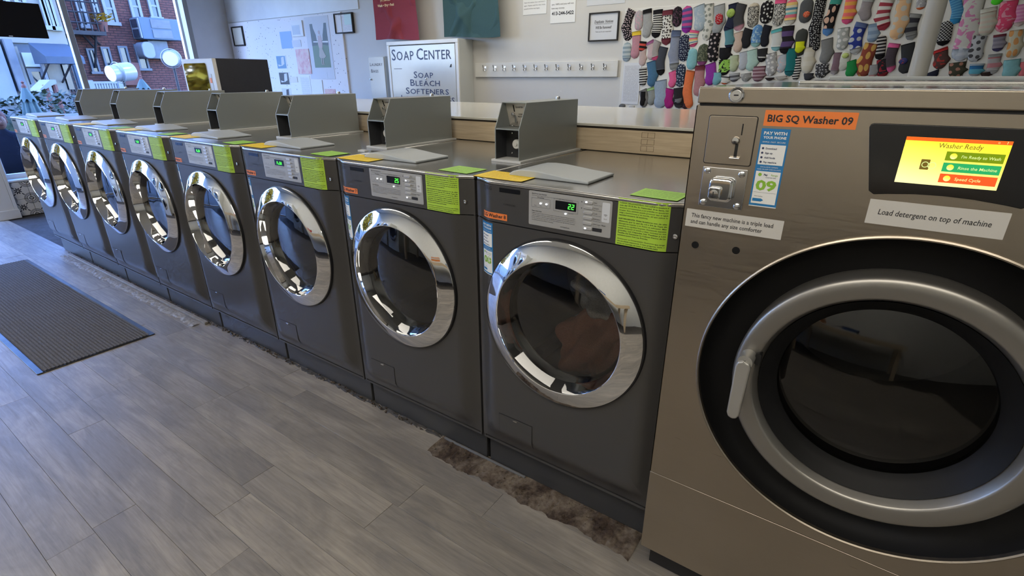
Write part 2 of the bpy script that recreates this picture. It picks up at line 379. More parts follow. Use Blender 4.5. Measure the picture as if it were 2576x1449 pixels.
# planks (each one a piece of the floor)
PW = .136; pl_me = {}
def plank(x0, x1, y0):
    k = round(x1 - x0, 3)
    if k not in pl_me: pl_me[k] = MB().box(-k / 2, k / 2, -PW / 2 + .0004, PW / 2 - .0004, -.005, 0).mesh('plank')
    place('plank', pl_me[k], 'plank', fl, bevel=.0004, loc=((x0 + x1) / 2, y0 + PW / 2, random.uniform(-.0005, .0004)), seg=1)
rp = random.Random(3)
for r in range(-1, 18):
    y0 = -.121 - PW * r
    x = -6.72 - rp.uniform(0, 1.2); xe = 2.3
    if r == -1: x, xe = -2.26, -.27           # border row along the machines; torn away on both sides
    while x < xe:
        ln = 1.22 if r >= 0 else .66
        a, b = max(x, -6.72), min(x + ln, xe)
        if b - a > .05: plank(a, b - .0009, y0)
        x += ln
# entrance wall: pilaster, low tiled wall, ledge, storefront glazing
struct('wall_left', MB().box(WIN_X - .25, WIN_X, 2.50, WALL_Y, -.05, CEIL).box(WIN_X - .25, WIN_X, -3.6, 2.5, 2.80, CEIL),
       'grey_wall', 'bluish white plaster wall beside the storefront window', 'wall')
py_ = hit(52, 541, 'x', -6.72).y
struct('trim_1', MB().box(-7.0, -6.72, -.04, py_ - .03, 0, 2.80).box(-6.74, -6.70, -.06, py_ + .004, 0, .10).box(-6.985, -6.715, py_ - .03, py_, 0, 2.80), 'flange_white', 'white wooden pilaster beside the tiled low wall', 'pilaster', bevel=.004)
lw = struct('trim_2', MB().box(-7.0, -6.80, py_ - .02, 2.50, 0, .375), 'white_paint', 'low wall faced with black and white patterned tiles under the window', 'low wall')
struct('trim_3', MB().box(-7.06, -6.785, py_ + .001, 2.52, .378, .398), 'white_paint', 'white window ledge above the patterned tiles', 'window ledge', bevel=.004)
# patterned tiles
m = mat('patterned_tile', (.7, .68, .62), .3); c = objco(m); s = N(m, 'ShaderNodeSeparateXYZ'); L(m, c, s.inputs[0])
u, w = math_(m, 'ABSOLUTE', s.outputs['Y']), math_(m, 'ABSOLUTE', s.outputs['Z'])
def length2(a, b): return math_(m, 'SQRT', math_(m, 'ADD', math_(m, 'MULTIPLY', a, a), math_(m, 'MULTIPLY', b, b)))
dc = length2(math_(m, 'SUBTRACT', u, .094), math_(m, 'SUBTRACT', w, .094)); d0 = length2(u, w)
def band(d, a, b): return math_(m, 'MULTIPLY', math_(m, 'GREATER_THAN', d, a), math_(m, 'LESS_THAN', d, b))
ang = math_(m, 'ABSOLUTE', math_(m, 'SINE', math_(m, 'MULTIPLY', math_(m, 'ARCTAN2', s.outputs['Y'], s.outputs['Z']), 4)))
petal = math_(m, 'MULTIPLY', math_(m, 'LESS_THAN', d0, math_(m, 'ADD', math_(m, 'MULTIPLY', ang, .026), .010)), math_(m, 'GREATER_THAN', d0, .008))
dd = math_(m, 'ABSOLUTE', math_(m, 'SUBTRACT', u, w))
spur = math_(m, 'MULTIPLY', math_(m, 'LESS_THAN', dd, .007), band(d0, .040, .066))
ri = math_(m, 'MAXIMUM', band(dc, .058, .062), math_(m, 'MAXIMUM', band(dc, .034, .040), band(dc, .012, .020)))
dark = math_(m, 'MAXIMUM', math_(m, 'MAXIMUM', ri, petal), spur); grey = band(dc, .046, .055)
L(m, mixc(m, dark, mixc(m, grey, (.66, .64, .58), (.25, .26, .28)), (.03, .032, .04)), B(m).inputs['Base Color'])
tm = MB().box(-.006, .006, -.0935, .0935, -.0915, .0915).mesh('tile')
for i in range(12):
    for j in range(2): place('tile', tm, 'patterned_tile', lw, bevel=.001, loc=(-6.792, .20 + i * .19, .0935 + j * .186), seg=1)

def window(name, y0, y1, z0, z1, mull, label, X=-6.97, fw=.05):
    w_ = empty(name, (0, 0, 0)); tag(w_, label, 'window', kind='structure')
    for nm, b in (('sill_rail', (X - .03, X + .03, y0, y1, z0, z0 + fw)), ('head_rail', (X - .03, X + .03, y0, y1, z1 - fw, z1)),
                  ('stile', (X - .03, X + .03, y0, y0 + fw, z0 + fw, z1 - fw)), ('stile', (X - .03, X + .03, y1 - fw, y1, z0 + fw, z1 - fw))):
        MB().box(*b).build(nm, 'cab_frame', w_, bevel=.003)
    for q in mull: MB().box(X - .035, X + .035, q - .028, q + .028, z0 + fw, z1 - fw).build('mullion', 'pipe_beige', w_, bevel=.004)
    ys = [y0 + fw] + [v for q in mull for v in (q - .028, q + .028)] + [y1 - fw]
    for a, b in zip(ys[::2], ys[1::2]):
        MB().add([(X, a, z0 + fw), (X, b, z0 + fw), (X, b, z1 - fw), (X, a, z1 - fw)], [(0, 1, 2, 3)]).build('pane', 'window_glass', w_, smooth=False)
    return w_
window('window_1', py_, 2.46, .398, 2.80, [1.18], 'tall storefront window looking out on the brick building')
window('window_2', -3.55, -.04, .03, 2.80, [-1.3, -2.4], 'glazed shopfront bay beyond the white pilaster')
struct('trim_4', MB().box(-6.92, -6.80, 2.43, 2.455, .40, 2.80).box(-6.87, -6.81, 2.455, 2.475, .40, 2.80).box(-6.86, -6.822, 2.475, 2.5, .40, 2.80), 'pipe_beige', 'stepped grey and white casing strips at the window corner', 'window trim', bevel=.003)
for nm, (a, b, z0, z1) in (('p1', (.1, 2.45, .42, 2.78)), ('p2', (-3.5, -.25, .05, 2.78))):
    ld = bpy.data.lights.new('window_portal', 'AREA'); ld.shape = 'RECTANGLE'; ld.size = b - a; ld.size_y = z1 - z0; ld.cycles.is_portal = True
    lo = bpy.data.objects.new('window_portal', ld); col.objects.link(lo); lo.location = (-7.05, (a + b) / 2, (z0 + z1) / 2); lo.rotation_euler = (0, -PI / 2, 0)
    lo.rotation_euler = Vector((1, 0, 0)).to_track_quat('-Z', 'Z').to_euler(); 
    
# ceiling lights (added by guess out of frame, made wide and dim for the chrome reflections)
def added_light_panel(x, y, label, power=34):
    t = tag(empty('added_ceiling_light', (x, y, CEIL)), label, 'ceiling light', 'added ceiling lights out of view')
    MB().box(-1.65, 1.65, -.75, .75, -.06, 0).build('housing', 'white_paint', t, bevel=.006)
    MB().box(-1.6, 1.6, -.7, .7, -.068, -.058).build('diffuser', 'paper_white', t)
    ld = bpy.data.lights.new('lamp', 'AREA'); ld.shape = 'RECTANGLE'; ld.size = 3.2; ld.size_y = 1.4; ld.energy = power; ld.color = (1, .93, .81)
    lo = bpy.data.objects.new('lamp', ld); col.objects.link(lo); lo.parent = t; lo.location = (0, 0, -.072)
LIGHT_W = 41
for (x, y, lb) in ((-3.4, -1.9, 'added wide ceiling light panel, out of view over the aisle near the window'), (.9, -1.9, 'added wide ceiling light panel, out of view over the aisle by the steel washer'), (-1.2, 1.9, 'added wide ceiling light panel, out of view over the folding counter')):
    added_light_panel(x, y, lb, LIGHT_W if y < 0 else LIGHT_W * .6)

# floor edge along the machines: bare strip, lath, adhesive, crumbs
rd = random.Random(5)
def ragged(x0, x1, yf, yb, z, amp, n=90, h=.004):
    mb = MB(); vs = []; fs = []
    for i in range(n + 1):
        x = x0 + (x1 - x0) * i / n; a = yf + amp * (.5 * math.sin(x * 17) + .35 * math.sin(x * 43 + 1) + .25 * math.sin(x * 101)) + rd.uniform(-.2, .2) * amp; b = yb
        for k in range(5): vs.append((x, a + (b - a) * k / 4, z + (0 if k in (0,) else rd.uniform(0, h))))
    for i in range(n):
        for k in range(4): fs.append((i * 5 + k, (i + 1) * 5 + k, (i + 1) * 5 + k + 1, i * 5 + k + 1))
    return mb.add(vs, fs)
tag(ragged(-.25, .66, -.115, .004, .0006, .012, 110, .007).build('dirt_strip', 'dirt'), 'brown crumbling strip of dirt along the nearest charcoal washer', 'dirt', kind='stuff')
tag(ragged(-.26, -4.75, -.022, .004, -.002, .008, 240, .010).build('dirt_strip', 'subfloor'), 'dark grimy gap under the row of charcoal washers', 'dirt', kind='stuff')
tag(ragged(-4.68, -2.28, -.105, -.06, .001, .014, 180, .008).build('torn_adhesive', 'adhesive'), 'pale torn flooring edge along the far washers', 'torn flooring', kind='stuff')
tag(MB().box(-4.66, -2.24, -.046, -.022, 0, .016).build('floor_lath', 'lath', bevel=.002), 'thin pale lath strip on the floor under the far washers', 'lath')
tag(MB().box(-.24, .18, -.014, -.004, .002, .010).build('floor_lath', 'stone_grey', bevel=.002), 'short dull metal strip at the foot of the nearest charcoal washer', 'lath')
cr = MB()
for k in range(110):
    x = rd.uniform(-.25, .62); y = rd.uniform(-.10, -.005); a = rd.uniform(.0015, .0045)
    cr.ball((x, y, a * .5 + .004), a * rd.uniform(.8, 1.8), a, a * .7, 5, 4)
for k in range(220):
    x = rd.uniform(-4.6, -.3); y = rd.uniform(-.03, 0); a = rd.uniform(.002, .006)
    cr.ball((x, y, a * .5 + .004), a * rd.uniform(.8, 1.8), a, a * .7, 5, 4)
tag(cr.build('floor_crumbs', 'dirt'), 'brown crumbs and lint scattered along the foot of the washers', 'crumbs', kind='stuff')

# floor mat
q = [hit(62, 655, 'z', 0), hit(395, 840, 'z', 0), hit(92, 940, 'z', 0)]
MY0, MY1, MX0, MX1 = -.853, -.285, -4.80, -2.36
mt_ = tag(empty('floor_mat', ((MX0 + MX1) / 2, (MY0 + MY1) / 2, 0)), 'dark ribbed entrance mat with black rubber border on the plank floor', 'floor mat')
hx, hy = (MX1 - MX0) / 2, (MY1 - MY0) / 2
MB().rrect(-hx, hx, -hy, hy, .006, 'z', .001, .006).build('rubber_border', 'mat_rubber', mt_, bevel=.002)
def ribs(u, v):
    x = -hx + .012 + u * (2 * hx - .02); y = -hy + .028 + v * (2 * hy - .056)
    return (x, y, .0075 + .003 * (.5 + .5 * math.cos(v * 2 * PI * 30)) + .004 * math.exp(-((x + .15) / .06) ** 2) + .003 * math.exp(-((x - .35 - .3 * y) / .05) ** 2))
MB().grid(ribs, 60, 240).build('carpet_pile', 'mat_carpet', mt_)

# ================================================================== charcoal front-load washers
SP, WW, ZT, ZS = .70, .69, 1.1645, 1.034
DX, DZ = .339, .737
def sst(t): t = max(0, min(1, t)); return t * t * (3 - 2 * t)
def fy(x, z=.8):
    g = sst(min(x, WW - x) / .078); h = sst((z - .158) / .085) if z < .3 else 1
    return -.034 - .031 * g * h
def onf(mb): return mb.map(lambda x, y, z: (x, fy(x, z) + y, z))
C = {}
def cm(key, fn):
    if key not in C: C[key] = fn()
    return C[key]
def seven(mb, s, x, z, h, y):
    w = h * .52; t = h * .13; g = h * .03; m_ = h / 2
    S = {'a': (0, w, h - t, h), 'd': (0, w, 0, t), 'g': (0, w, m_ - t / 2, m_ + t / 2), 'f': (0, t, m_ + g, h - g), 'b': (w - t, w, m_ + g, h - g), 'e': (0, t, g, m_ - g), 'c': (w - t, w, g, m_ - g)}
    D = {'2': 'abged', '5': 'afgcd', 'P': 'abfge', 'u': 'edc', 'S': 'afgcd', 'H': 'fbgec'}
    for ch in s:
        for k in D[ch]:
            a, b, c_, d_ = S[k]; sl = .12
            mb.add([(x + a + c_ * sl, y, z + c_), (x + b + c_ * sl, y, z + c_), (x + b + d_ * sl, y, z + d_), (x + a + d_ * sl, y, z + d_)], [(0, 1, 2, 3)])
        x += w * 1.42
    return mb
GREEN = [('CARGA DE LAVADORAS: NO LLENE la lavadora a', 1), ('más del 75 % De Su Capacidad. Si se llena, no', 1), ('drenará correctamente y sus prendas no quedarán', 0), ('limpias. Esto también puede provocar que el agua', 0),
         ('salga a borbotones y se inunde, así que utilice la', 0), ('cantidad necesaria de lavadoras.', .62), None, ('DETERGENTE: Estas lavadoras son de alta', 1), ('eficiencia, por lo que de 1/2 a 3/4 de Tapa de', 1),
         ('detergente Líquido o en Polvo es suficiente. Más', 0), ('cantidad no significa limpieza. Demasiada espuma', 0), ('puede disminuir el lavado y dejar suciedad en sus', 0), ('prendas. Las Cápsulas, Las Toallitas y Los', 1),
         ('Pastillas De Suavizante Se Colocan Dentro de La', 1), ('Lavadora Junto Con Las Prendas.', .66), None, ('Gracias por su Comprensión. Queremos que tenga', 0), ('una excelente experiencia. Si tiene preguntas, llame o', 0), ('envíe un mensaje de texto al 413-244-5422', .88)]
def green_text():
    mb = MB(); z = 1.156; n = len(GREEN); dz = .1225 / n
    for g in GREEN:
        z -= dz * (1 if g else .55)
        if g:
            fr = g[1] if 0 < g[1] < 1 else 1; mb.text(g[0], .5085, -.0016, z, dz * .52, width=.129 * fr, align='L', bold=.012 if g[1] else .004)
    return onf(mb).mesh('lettering', False)
def pay_sticker(parent, key, num, x0, x1, z0, z1, surf, y0=0):
    """blue and white phone payment sticker; the code square is left blank"""
    W_, H = x1 - x0, z1 - z0
    def X(u): return x0 + u * W_
    def Z(v): return z0 + v * H
    def fin(mb): return mb.map(surf) if surf else mb
    def sheet(u0, u1, v0, v1, y, n=8):
        return MB().grid(lambda a, b: (X(u0 + (u1 - u0) * a), y, Z(v0 + (v1 - v0) * b)), n, 1)
    st = place('payment_sticker', cm(key + 'b', lambda: fin(sheet(0, 1, 0, 1, y0 - .0006)).mesh('payment_sticker')), 'sticker_blue', parent)
    pm = lambda: fin(MB().add(*merge(sheet(.06, .94, .545, .80, y0 - .0009), sheet(.06, .94, .03, .46, y0 - .0009), sheet(0, 1, -.012, .0, y0 - .0005)))).mesh('white_box')
    place('white_box', cm(key + 'w', pm), 'paper_white', st)
    def wt():
        mb = MB(); y = y0 - .0010
        mb.text('PAY WITH', X(.5), y, Z(.925), H * .038, width=W_ * .80, bold=.03).text('YOUR PHONE', X(.5), y, Z(.875), H * .030, width=W_ * .80, bold=.03).text('SIMPLE. FAST. SECURE', X(.5), y, Z(.825), H * .017, width=W_ * .8)
        mb.text('EXCLUSIVE OFFERS', X(.5), y, Z(.508), H * .015, width=W_ * .62).text('AND IN-APP DISCOUNTS', X(.5), y, Z(.478), H * .015, width=W_ * .84)
        return fin(mb).mesh('white_print', False)
    place('white_print', cm(key + 't', wt), 'paper_white', st)
    def dt():
        mb = MB(); y = y0 - .0013
        for k, s in enumerate(('Download', 'Sign up', 'Add funds', 'Pay machine')):
            zz = Z(.742 - k * .058); mb.text(s, X(.26), y, zz, H * .022, align='L', maxw=W_ * .6, bold=.02).lathe([(H * .014, y), (.0001, y)], X(.16), zz + H * .011, 12)
        mb.text('Pay', X(.36), y, Z(.405), H * .024, align='L', bold=.03).text('ACCEPTED HERE', X(.62), y, Z(.375), H * .012, maxw=W_ * .5).text('Select machine', X(.30), y, Z(.125), H * .012, maxw=W_ * .42)
        mb.add([(X(.10), y, Z(.18)), (X(.90), y, Z(.18)), (X(.90), y, Z(.182)), (X(.10), y, Z(.182))], [(0, 1, 2, 3)])
        return fin(mb).mesh('dark_print', False)
    tag(place('dark_print', cm(key + 'd', dt), 'ink_navy', st), kind='stuff')
    def bt_():
        mb = MB(); y = y0 - .0013
        mb.add([(X(.10), y, Z(.06)), (X(.42), y, Z(.06)), (X(.50), y, Z(.08)), (X(.42), y, Z(.10)), (X(.10), y, Z(.10))], [(0, 1, 2, 3, 4)]); return fin(mb).mesh('blue_arrow', False)
    place('blue_arrow', cm(key + 'a', bt_), 'sticker_blue', st)
    mb = MB().text(num, X(.5), y0 - .0013, Z(.215), H * .125, width=W_ * .74, bold=.035).text('Range', X(.62), y0 - .0013, Z(.405), H * .024, align='L', maxw=W_ * .3).lathe([(H * .022, y0 - .0013), (.0001, y0 - .0013)], X(.22), Z(.415), 16)
    place('green_number', fin(mb).mesh('green_number', False), 'sticker_green', st)
    return st
def merge(*ms):
    o = MB()
    for q in ms: o.add(q.v, q.f)
    return o.v, o.f

def control_text():
    mb = MB(); y = -.0016; I = 'ink_grey'
    mb.text('Multi-Power Auto Removal', .232, y, 1.1415, .0035, width=.05, align='L', bold=.02).text('The Multi-power feature will ensure your entire load is cleaned', .232, y, 1.1365, .0024, width=.105, align='L')
    mb.text('Processing', .262, y, 1.1315, .0036, bold=.01).text('EST. Time Remaining', .3455, y, 1.1345, .0032, width=.045)
    for k, s in enumerate(('Wash', 'Rinse', 'Spin')): mb.text(s, .244 + k * .0195, y, 1.1075, .0024)
    mb.text('Washer Safety Notes', .232, y, 1.0905, .0033, width=.034, align='L', bold=.02)
    for k, s in enumerate(('Children should not play in or on the washer. Close supervision of children is necessary', 'when the washer is used near children. Do not wash articles that have been cleaned in', 'gasoline, solvents or other flammable substances. Do not open the door while the drum is', 'moving. Leave the door open after use. Do not overload. Use high efficiency detergent', 'only and follow the directions printed on the package.')):
        mb.text(s, .232, y, 1.0845 - k * .0052, .0029, width=.146 if k < 4 else .075, align='L')
    mb.text('www.lgecsl.com', .345, y, 1.0555, .0030, width=.030, bold=.02).text('Door Lock', .362, y, 1.0985, .0028)
    for k, s in enumerate(('Hot', 'Warm', 'Cold', 'Delicates', 'Add Super Wash')):
        zz = 1.1385 - k * .0148; mb.text(s, .4335, y, zz - .0005, .0040, align='L', maxw=.038).text('Most colors, whites', .4335, y, zz - .0055, .0024, width=.022, align='L')
    for k, sg in enumerate((1, -1)):
        zz = 1.137 - k * .0148; mb.add([(.3935, y, zz), (.3985, y, zz), (.396, y, zz + .004 * sg)], [(0, 1, 2)])
    mb.text('Wi-Fi', .4695, y, 1.098, .0030)
    for k in range(3):
        r = .0018 + .0022 * k; pts = [(.4695 + r * math.sin(a) * 1.1, y, 1.106 + r * math.cos(a)) for a in (-.8, -.4, 0, .4, .8)]; pts2 = [(.4695 + (r + .0009) * math.sin(a) * 1.1, y, 1.106 + (r + .0009) * math.cos(a)) for a in (.8, .4, 0, -.4, -.8)]
        mb.add(pts + pts2, [tuple(range(10))])
    return onf(mb).mesh('panel_print', False)
def outline(a, b, c_, d_):
    mb = MB(); y = -.0016
    for e in ((a, b, c_, c_ + .0005), (a, b, d_, d_ + .0005), (a, a + .0005, c_, d_), (b, b + .0005, c_, d_)): mb.add([(e[0], y, e[2]), (e[1], y, e[2]), (e[1], y, e[3]), (e[0], y, e[3])], [(0, 1, 2, 3)])
    return onf(mb).mesh('panel_outline', False)

WASH_LABEL = {8: 'charcoal front-load washer beside the big steel washer, laundry behind its glass', 7: 'charcoal washer with orange sticker 7 and display reading 25', 6: 'charcoal washer with orange sticker 6, third from the big steel washer',
              5: 'charcoal washer with orange sticker 5, fourth from the big steel washer', 4: 'charcoal washer fourth from the window end of the row', 3: 'charcoal washer third from the window end of the row',
              2: 'charcoal washer next to the last one at the window end', 1: 'charcoal washer at the window end of the row'}
def make_washer(i):
    r = tag(empty('front_load_washer', ((i - 8) * SP, 0, 0)), WASH_LABEL[i], 'washing machine', 'charcoal front-load washers in a row')
    place('cabinet', cm('cab', lambda: MB().box(.002, .008, -.033, .73, .142, 1.150).box(WW - .008, WW - .002, -.033, .73, .142, 1.150).box(.008, WW - .008, .722, .73, .142, 1.15).box(.008, WW - .008, -.033, .722, .142, .150).mesh('cabinet')), 'charcoal', r)
    place('top_panel', cm('top', lambda: MB().prism([(WW * k / 40, fy(WW * k / 40) - .0015) for k in range(41)] + [(WW, .735), (0, .735)], 'z', 1.1515, ZT).mesh('top_panel')), 'top_steel', r, bevel=.005, seg=3)
    place('front_panel', cm('front', lambda: polar_panel(0, WW, .158, ZS - .0015, DX, DZ, .283, fy, 128, 14).mesh('front_panel')), 'charcoal', r)
    place('control_fascia', cm('fas', lambda: MB().grid(lambda u, v: (u * WW, fy(u * WW, ZS + .0015 + v * (1.152 - ZS - .0015)), ZS + .0015 + v * (1.152 - ZS - .0015)), 60, 16).grid(lambda u, v: (u * WW, fy(u * WW, ZS) + .012 * v, ZS + .0015), 60, 1).mesh('control_fascia')), 'charcoal', r)
    place('panel_gap', cm('gap', lambda: MB().grid(lambda u, v: (u * WW, fy(u * WW, ZS) + .006, ZS - .006 + .012 * v), 60, 1).mesh('panel_gap')), 'black_rubber', r)
    place('panel_underside', cm('pund', lambda: MB().grid(lambda u, v: (.002 + u * (WW - .004), -.030 + .034 * v, .1585), 20, 1).mesh('panel_underside')), 'black_rubber', r)
    place('base', cm('base', lambda: MB().box(.003, WW - .003, 0, .70, .004, .142).mesh('base')), 'base_grey', r, bevel=.003)
    # door
    place('door_collar', cm('collar', lambda: MB().lathe([(.2832, -.035), (.2832, -.066), (.281, -.074), (.270, -.076)], DX, DZ, 128).mesh('door_collar')), 'black_plastic', r)
    place('door_ring', cm('ring', lambda: MB().lathe([(.2778, -.068), (.2778, -.0758), (.2770, -.0775), (.2750, -.0787), (.262, -.0846), (.248, -.0907), (.234, -.0965), (.2215, -.1012), (.2195, -.1016), (.2180, -.1008), (.2172, -.0990), (.2135, -.0845), (.2095, -.0690), (.2050, -.0515), (.2040, -.047)], DX, DZ, 128).mesh('door_ring', ang=.35)), 'chrome', r)
    place('door_glass', cm('glass', lambda: MB().lathe([(.2040 * math.sqrt(1 - k / 12.0) if k < 12 else .0005, -.050 - .016 * (k / 12.0)) for k in range(13)], DX, DZ, 96).mesh('door_glass')), 'door_glass', r)
    place('gasket', cm('gask', lambda: MB().lathe([(.204, -.046), (.198, -.040), (.196, -.02), (.204, 0), (.215, .01), (.26, .012)], DX, DZ, 96).mesh('gasket')), 'black_rubber', r)
    place('drum', cm('drum', lambda: MB().lathe([(.262, .012), (.262, .40), (.25, .43), (.12, .45), (.06, .42), (.0005, .41)], DX, DZ, 96).add(*merge(*[MB().prism([(-.03, .255), (.03, .255), (.012, .205), (-.012, .205)], 'y', .03, .40).map(lambda x, y, z, a=a: (DX + x * math.cos(a) - z * math.sin(a), y, DZ + x * math.sin(a) + z * math.cos(a))) for a in (.4, 2.5, 4.6)])).mesh('drum')), 'drum_steel', r)
    # controls
    cp = place('control_panel', cm('cp', lambda: onf(MB().rrect(.221, .4875, 1.0485, 1.1505, .004, 'y', -.001, .001)).mesh('control_panel')), 'panel_silver', r)
    place('display', cm('disp', lambda: onf(MB().rrect(.312, .379, 1.107, 1.132, .001, 'y', -.0018, 0)).mesh('display')), 'black_gloss', cp)
    s = {8: '22', 7: '25'}.get(i, 'PuSH')
    place('digits', cm('dig' + s, lambda: onf(seven(MB(), s, .353 if len(s) == 2 else .328, 1.1115, .0150 if len(s) == 2 else .0128, -.0021)).mesh('digits', False)), 'led_green', cp)
    tag(place('panel_print', cm('ctext', control_text), 'ink_grey', cp), kind='stuff')
    for k, e in enumerate(((.2305, .2940, 1.1035, 1.1300), (.3065, .3845, 1.1010, 1.1375))): place('panel_outline', cm('pout%d' % k, lambda e=e: outline(*e)), 'ink_grey', cp)
    for k in range(6):
        zz = 1.1395 - k * .0148
        place('button', cm('btn%d' % k, lambda zz=zz: onf(MB().rrect(.4025, .4305, zz - .0042, zz + .0042, .0030, 'y', -.0035, 0, 3)).mesh('button')), 'button_silver', cp, bevel=.0006)
    place('start_label', cm('stl', lambda: onf(MB().rrect(.4325, .4610, 1.0605, 1.0705, .001, 'y', -.0016, 0, 2)).mesh('start_label')), 'ink', cp)
    place('wireless_key', cm('wk', lambda: onf(MB().rrect(.4585, .4815, 1.0905, 1.1445, .003, 'y', -.0014, 0, 3)).mesh('wireless_key')), 'paper_grey', cp)
    lit = {8: (0, 5), 7: (1, 5)}.get(i, ())
    for k, (lx, lz) in enumerate([(.411, 1.1395 - .0148 * b) for b in lit] + ([(.2635, 1.1165), (.283, 1.1165), (.347, 1.0975)] if i >= 7 else [])):
        place('indicator_light', onf(MB().rrect(lx - .0032, lx + .0032, lz - .0022, lz + .0022, .002, 'y', -.0042, -.003, 3)).mesh('indicator_light'), 'led_white', cp)
    gs = place('instruction_sheet', cm('gsh', lambda: onf(MB().grid(lambda u, v: (.5035 + u * .138, -.001, 1.036 + v * .128), 14, 4)).mesh('instruction_sheet')), 'green_sheet', r)
    place('lettering', cm('gtx', green_text), 'ink', gs)
    ns = place('number_sticker', cm('nst', lambda: onf(MB().grid(lambda u, v: (.040 + u * .101, -.0008, 1.0440 + v * .0205), 12, 1)).mesh('number_sticker')), 'sticker_orange', r)
    place('lettering', onf(MB().text('LG Washer %d' % i, .0905, -.0014, 1.0495, .0112, width=.092, bold=.02)).mesh('lettering', False), 'ink', ns)
    pay_sticker(r, 'pay%d' % (0), '%02d' % i, .028, .084, .852, 1.028, lambda x, y, z: (x, fy(x, z) + y, z))
    place('logo', cm('logo', lambda: onf(MB().lathe([(.0098, -.0008), (.0083, -.0010)], .052, 1.1405, 24).lathe([(.0020, -.0010), (.0001, -.0010)], .0485, 1.1435, 10).add([(.0515, -.001, 1.136), (.0565, -.001, 1.136), (.0565, -.001, 1.1375), (.053, -.001, 1.1375), (.053, -.001, 1.146), (.0515, -.001, 1.146)], [(0, 1, 2, 3, 4, 5)]).text('LG', .0655, -.001, 1.1345, .0115, align='L', bold=.015)).mesh('logo', False)), 'button_dark', r)
    place('model_badge', cm('badge', lambda: onf(MB().rrect(.113, .189, 1.1325, 1.1455, .001, 'y', -.0012, 0, 2)).mesh('model_badge')), 'black_gloss', r)
    place('caption', cm('capt', lambda: onf(MB().text('COMMERCIAL', .150, -.001, 1.0935, .0055, width=.045)).mesh('caption', False)), 'button_dark', r)
    hp = place('service_hatch', cm('hatch', lambda: onf(MB().grid(lambda u, v: (.1005 + u * .143, -.0016, .2075 + v * .104), 10, 16)).mesh('service_hatch')), 'charcoal', r)
    place('latch', cm('latch', lambda: onf(MB().rrect(.163, .181, .302, .3075, .002, 'y', -.004, 0, 3)).mesh('latch')), 'chrome_soft', hp)
    place('hatch_seam', cm('hseam', lambda: onf(MB().grid(lambda u, v: (.0990 + u * .146, -.0006, .2060 + v * .107), 10, 16)).mesh('hatch_seam')), 'black_rubber', hp)
    place('side_lock', cm('slock', lambda: MB().lathe([(.0065, fy(.658) - .0005), (.0065, fy(.658) - .003), (.0035, fy(.658) - .004), (.0001, fy(.658) - .003)], .658, 1.078, 16).mesh('side_lock')), 'chrome_soft', r)
    place('detergent_lid', cm('lid', lambda: MB().prism([(.078, ZT), (.362, ZT), (.362, ZT + .009), (.34, ZT + .010), (.29, ZT + .013), (.24, ZT + .018), (.19, ZT + .0225), (.15, ZT + .0235), (.115, ZT + .021), (.092, ZT + .015), (.078, ZT + .007)], 'y', .035, .215).mesh('detergent_lid')), 'lid_grey', r, bevel=.004, seg=3)
    if i < 8:
        cb = place('coin_box', cm('coin', lambda: MB().prism([(.25, 1.172), (.25, 1.282), (.297, 1.372), (.685, 1.372), (.685, 1.172)], 'x', .562, .5655).prism([(.25, 1.172), (.25, 1.282), (.297, 1.372), (.685, 1.372), (.685, 1.172)], 'x', .6675, .671).box(.5655, .6675, .297, .685, 1.3685, 1.372).box(.5655, .6675, .68, .685, 1.172, 1.3685).mesh('coin_box')), 'coin_grey', r, bevel=.001)
        place('flange', cm('flg', lambda: MB().box(.553, .686, .238, .700, ZT, ZT + .009).mesh('flange')), 'flange_white', cb, bevel=.001)
        place('slot_plate', cm('slp', lambda: MB().prism([(.315, 1.3685), (.345, 1.285), (.350, 1.285), (.320, 1.3685)], 'x', .5655, .6675).mesh('slot_plate')), 'coin_plate', cb)
        place('shelf', cm('shf', lambda: MB().box(.5655, .6675, .252, .350, 1.279, 1.284).mesh('shelf')), 'coin_grey', cb)
        place('lock_recess', cm('lrc', lambda: MB().box(.5655, .6675, .318, .322, 1.173, 1.279).mesh('lock_recess')), 'coin_dark', cb)
        place('coin_slot', cm('cst', lambda: MB().box(.598, .6010, .3140, .322, 1.338, 1.362).map(lambda x, y, z: (x, y - .002 + (1.3685 - z) * .36, z)).mesh('coin_slot')), 'black_gloss', cb)
        place('cavity_liner', cm('cvl', lambda: MB().box(.5656, .5664, .2525, .318, 1.174, 1.2785).mesh('cavity_liner')), 'coin_dark', cb)
        def chute():
            mb = MB().tube([(.594, .345, 1.330), (.594, .318, 1.330)], .0055, 12).box(.5975, .6035, .330, .338, 1.298, 1.325).prism([(.322, 1.300), (.300, 1.290), (.302, 1.287), (.328, 1.293)], 'x', .592, .609)
            return mb.mesh('return_lever')
        place('return_lever', cm('chu', chute), 'chrome_soft', cb, bevel=.0008)
        place('slot_print', cm('spr', lambda: MB().text('QUARTER', .624, 0, 1.352, .0050, bold=.02).text('COIN', .624, 0, 1.327, .0050, bold=.02).text('RETURN', .624, 0, 1.3185, .0050, bold=.02).map(lambda x, y, z: (x, .3145 + (1.3685 - z) * .36, z)).mesh('slot_print', False)), 'ink', cb)
        def lk():
            return MB().lathe([(.024, .318), (.024, .300), (.021, .296), (.0185, .296)], .630, 1.226, 24).mesh('lock_ring')
        place('lock_ring', cm('lkr', lk), 'black_plastic', cb)
        place('lock_barrel', cm('lkb', lambda: MB().lathe([(.0175, .316), (.0175, .292), (.0155, .289), (.0065, .289), (.006, .285), (.0001, .285)], .630, 1.226, 24).mesh('lock_barrel')), 'micro_white', cb)
        for zz in (1.262, 1.190):
            place('bolt', cm('blt%d' % (zz * 1000), lambda zz=zz: MB().lathe([(.0045, .318), (.004, .314), (.0001, .313)], .594, zz, 12).mesh('bolt')), 'chrome_soft', cb)
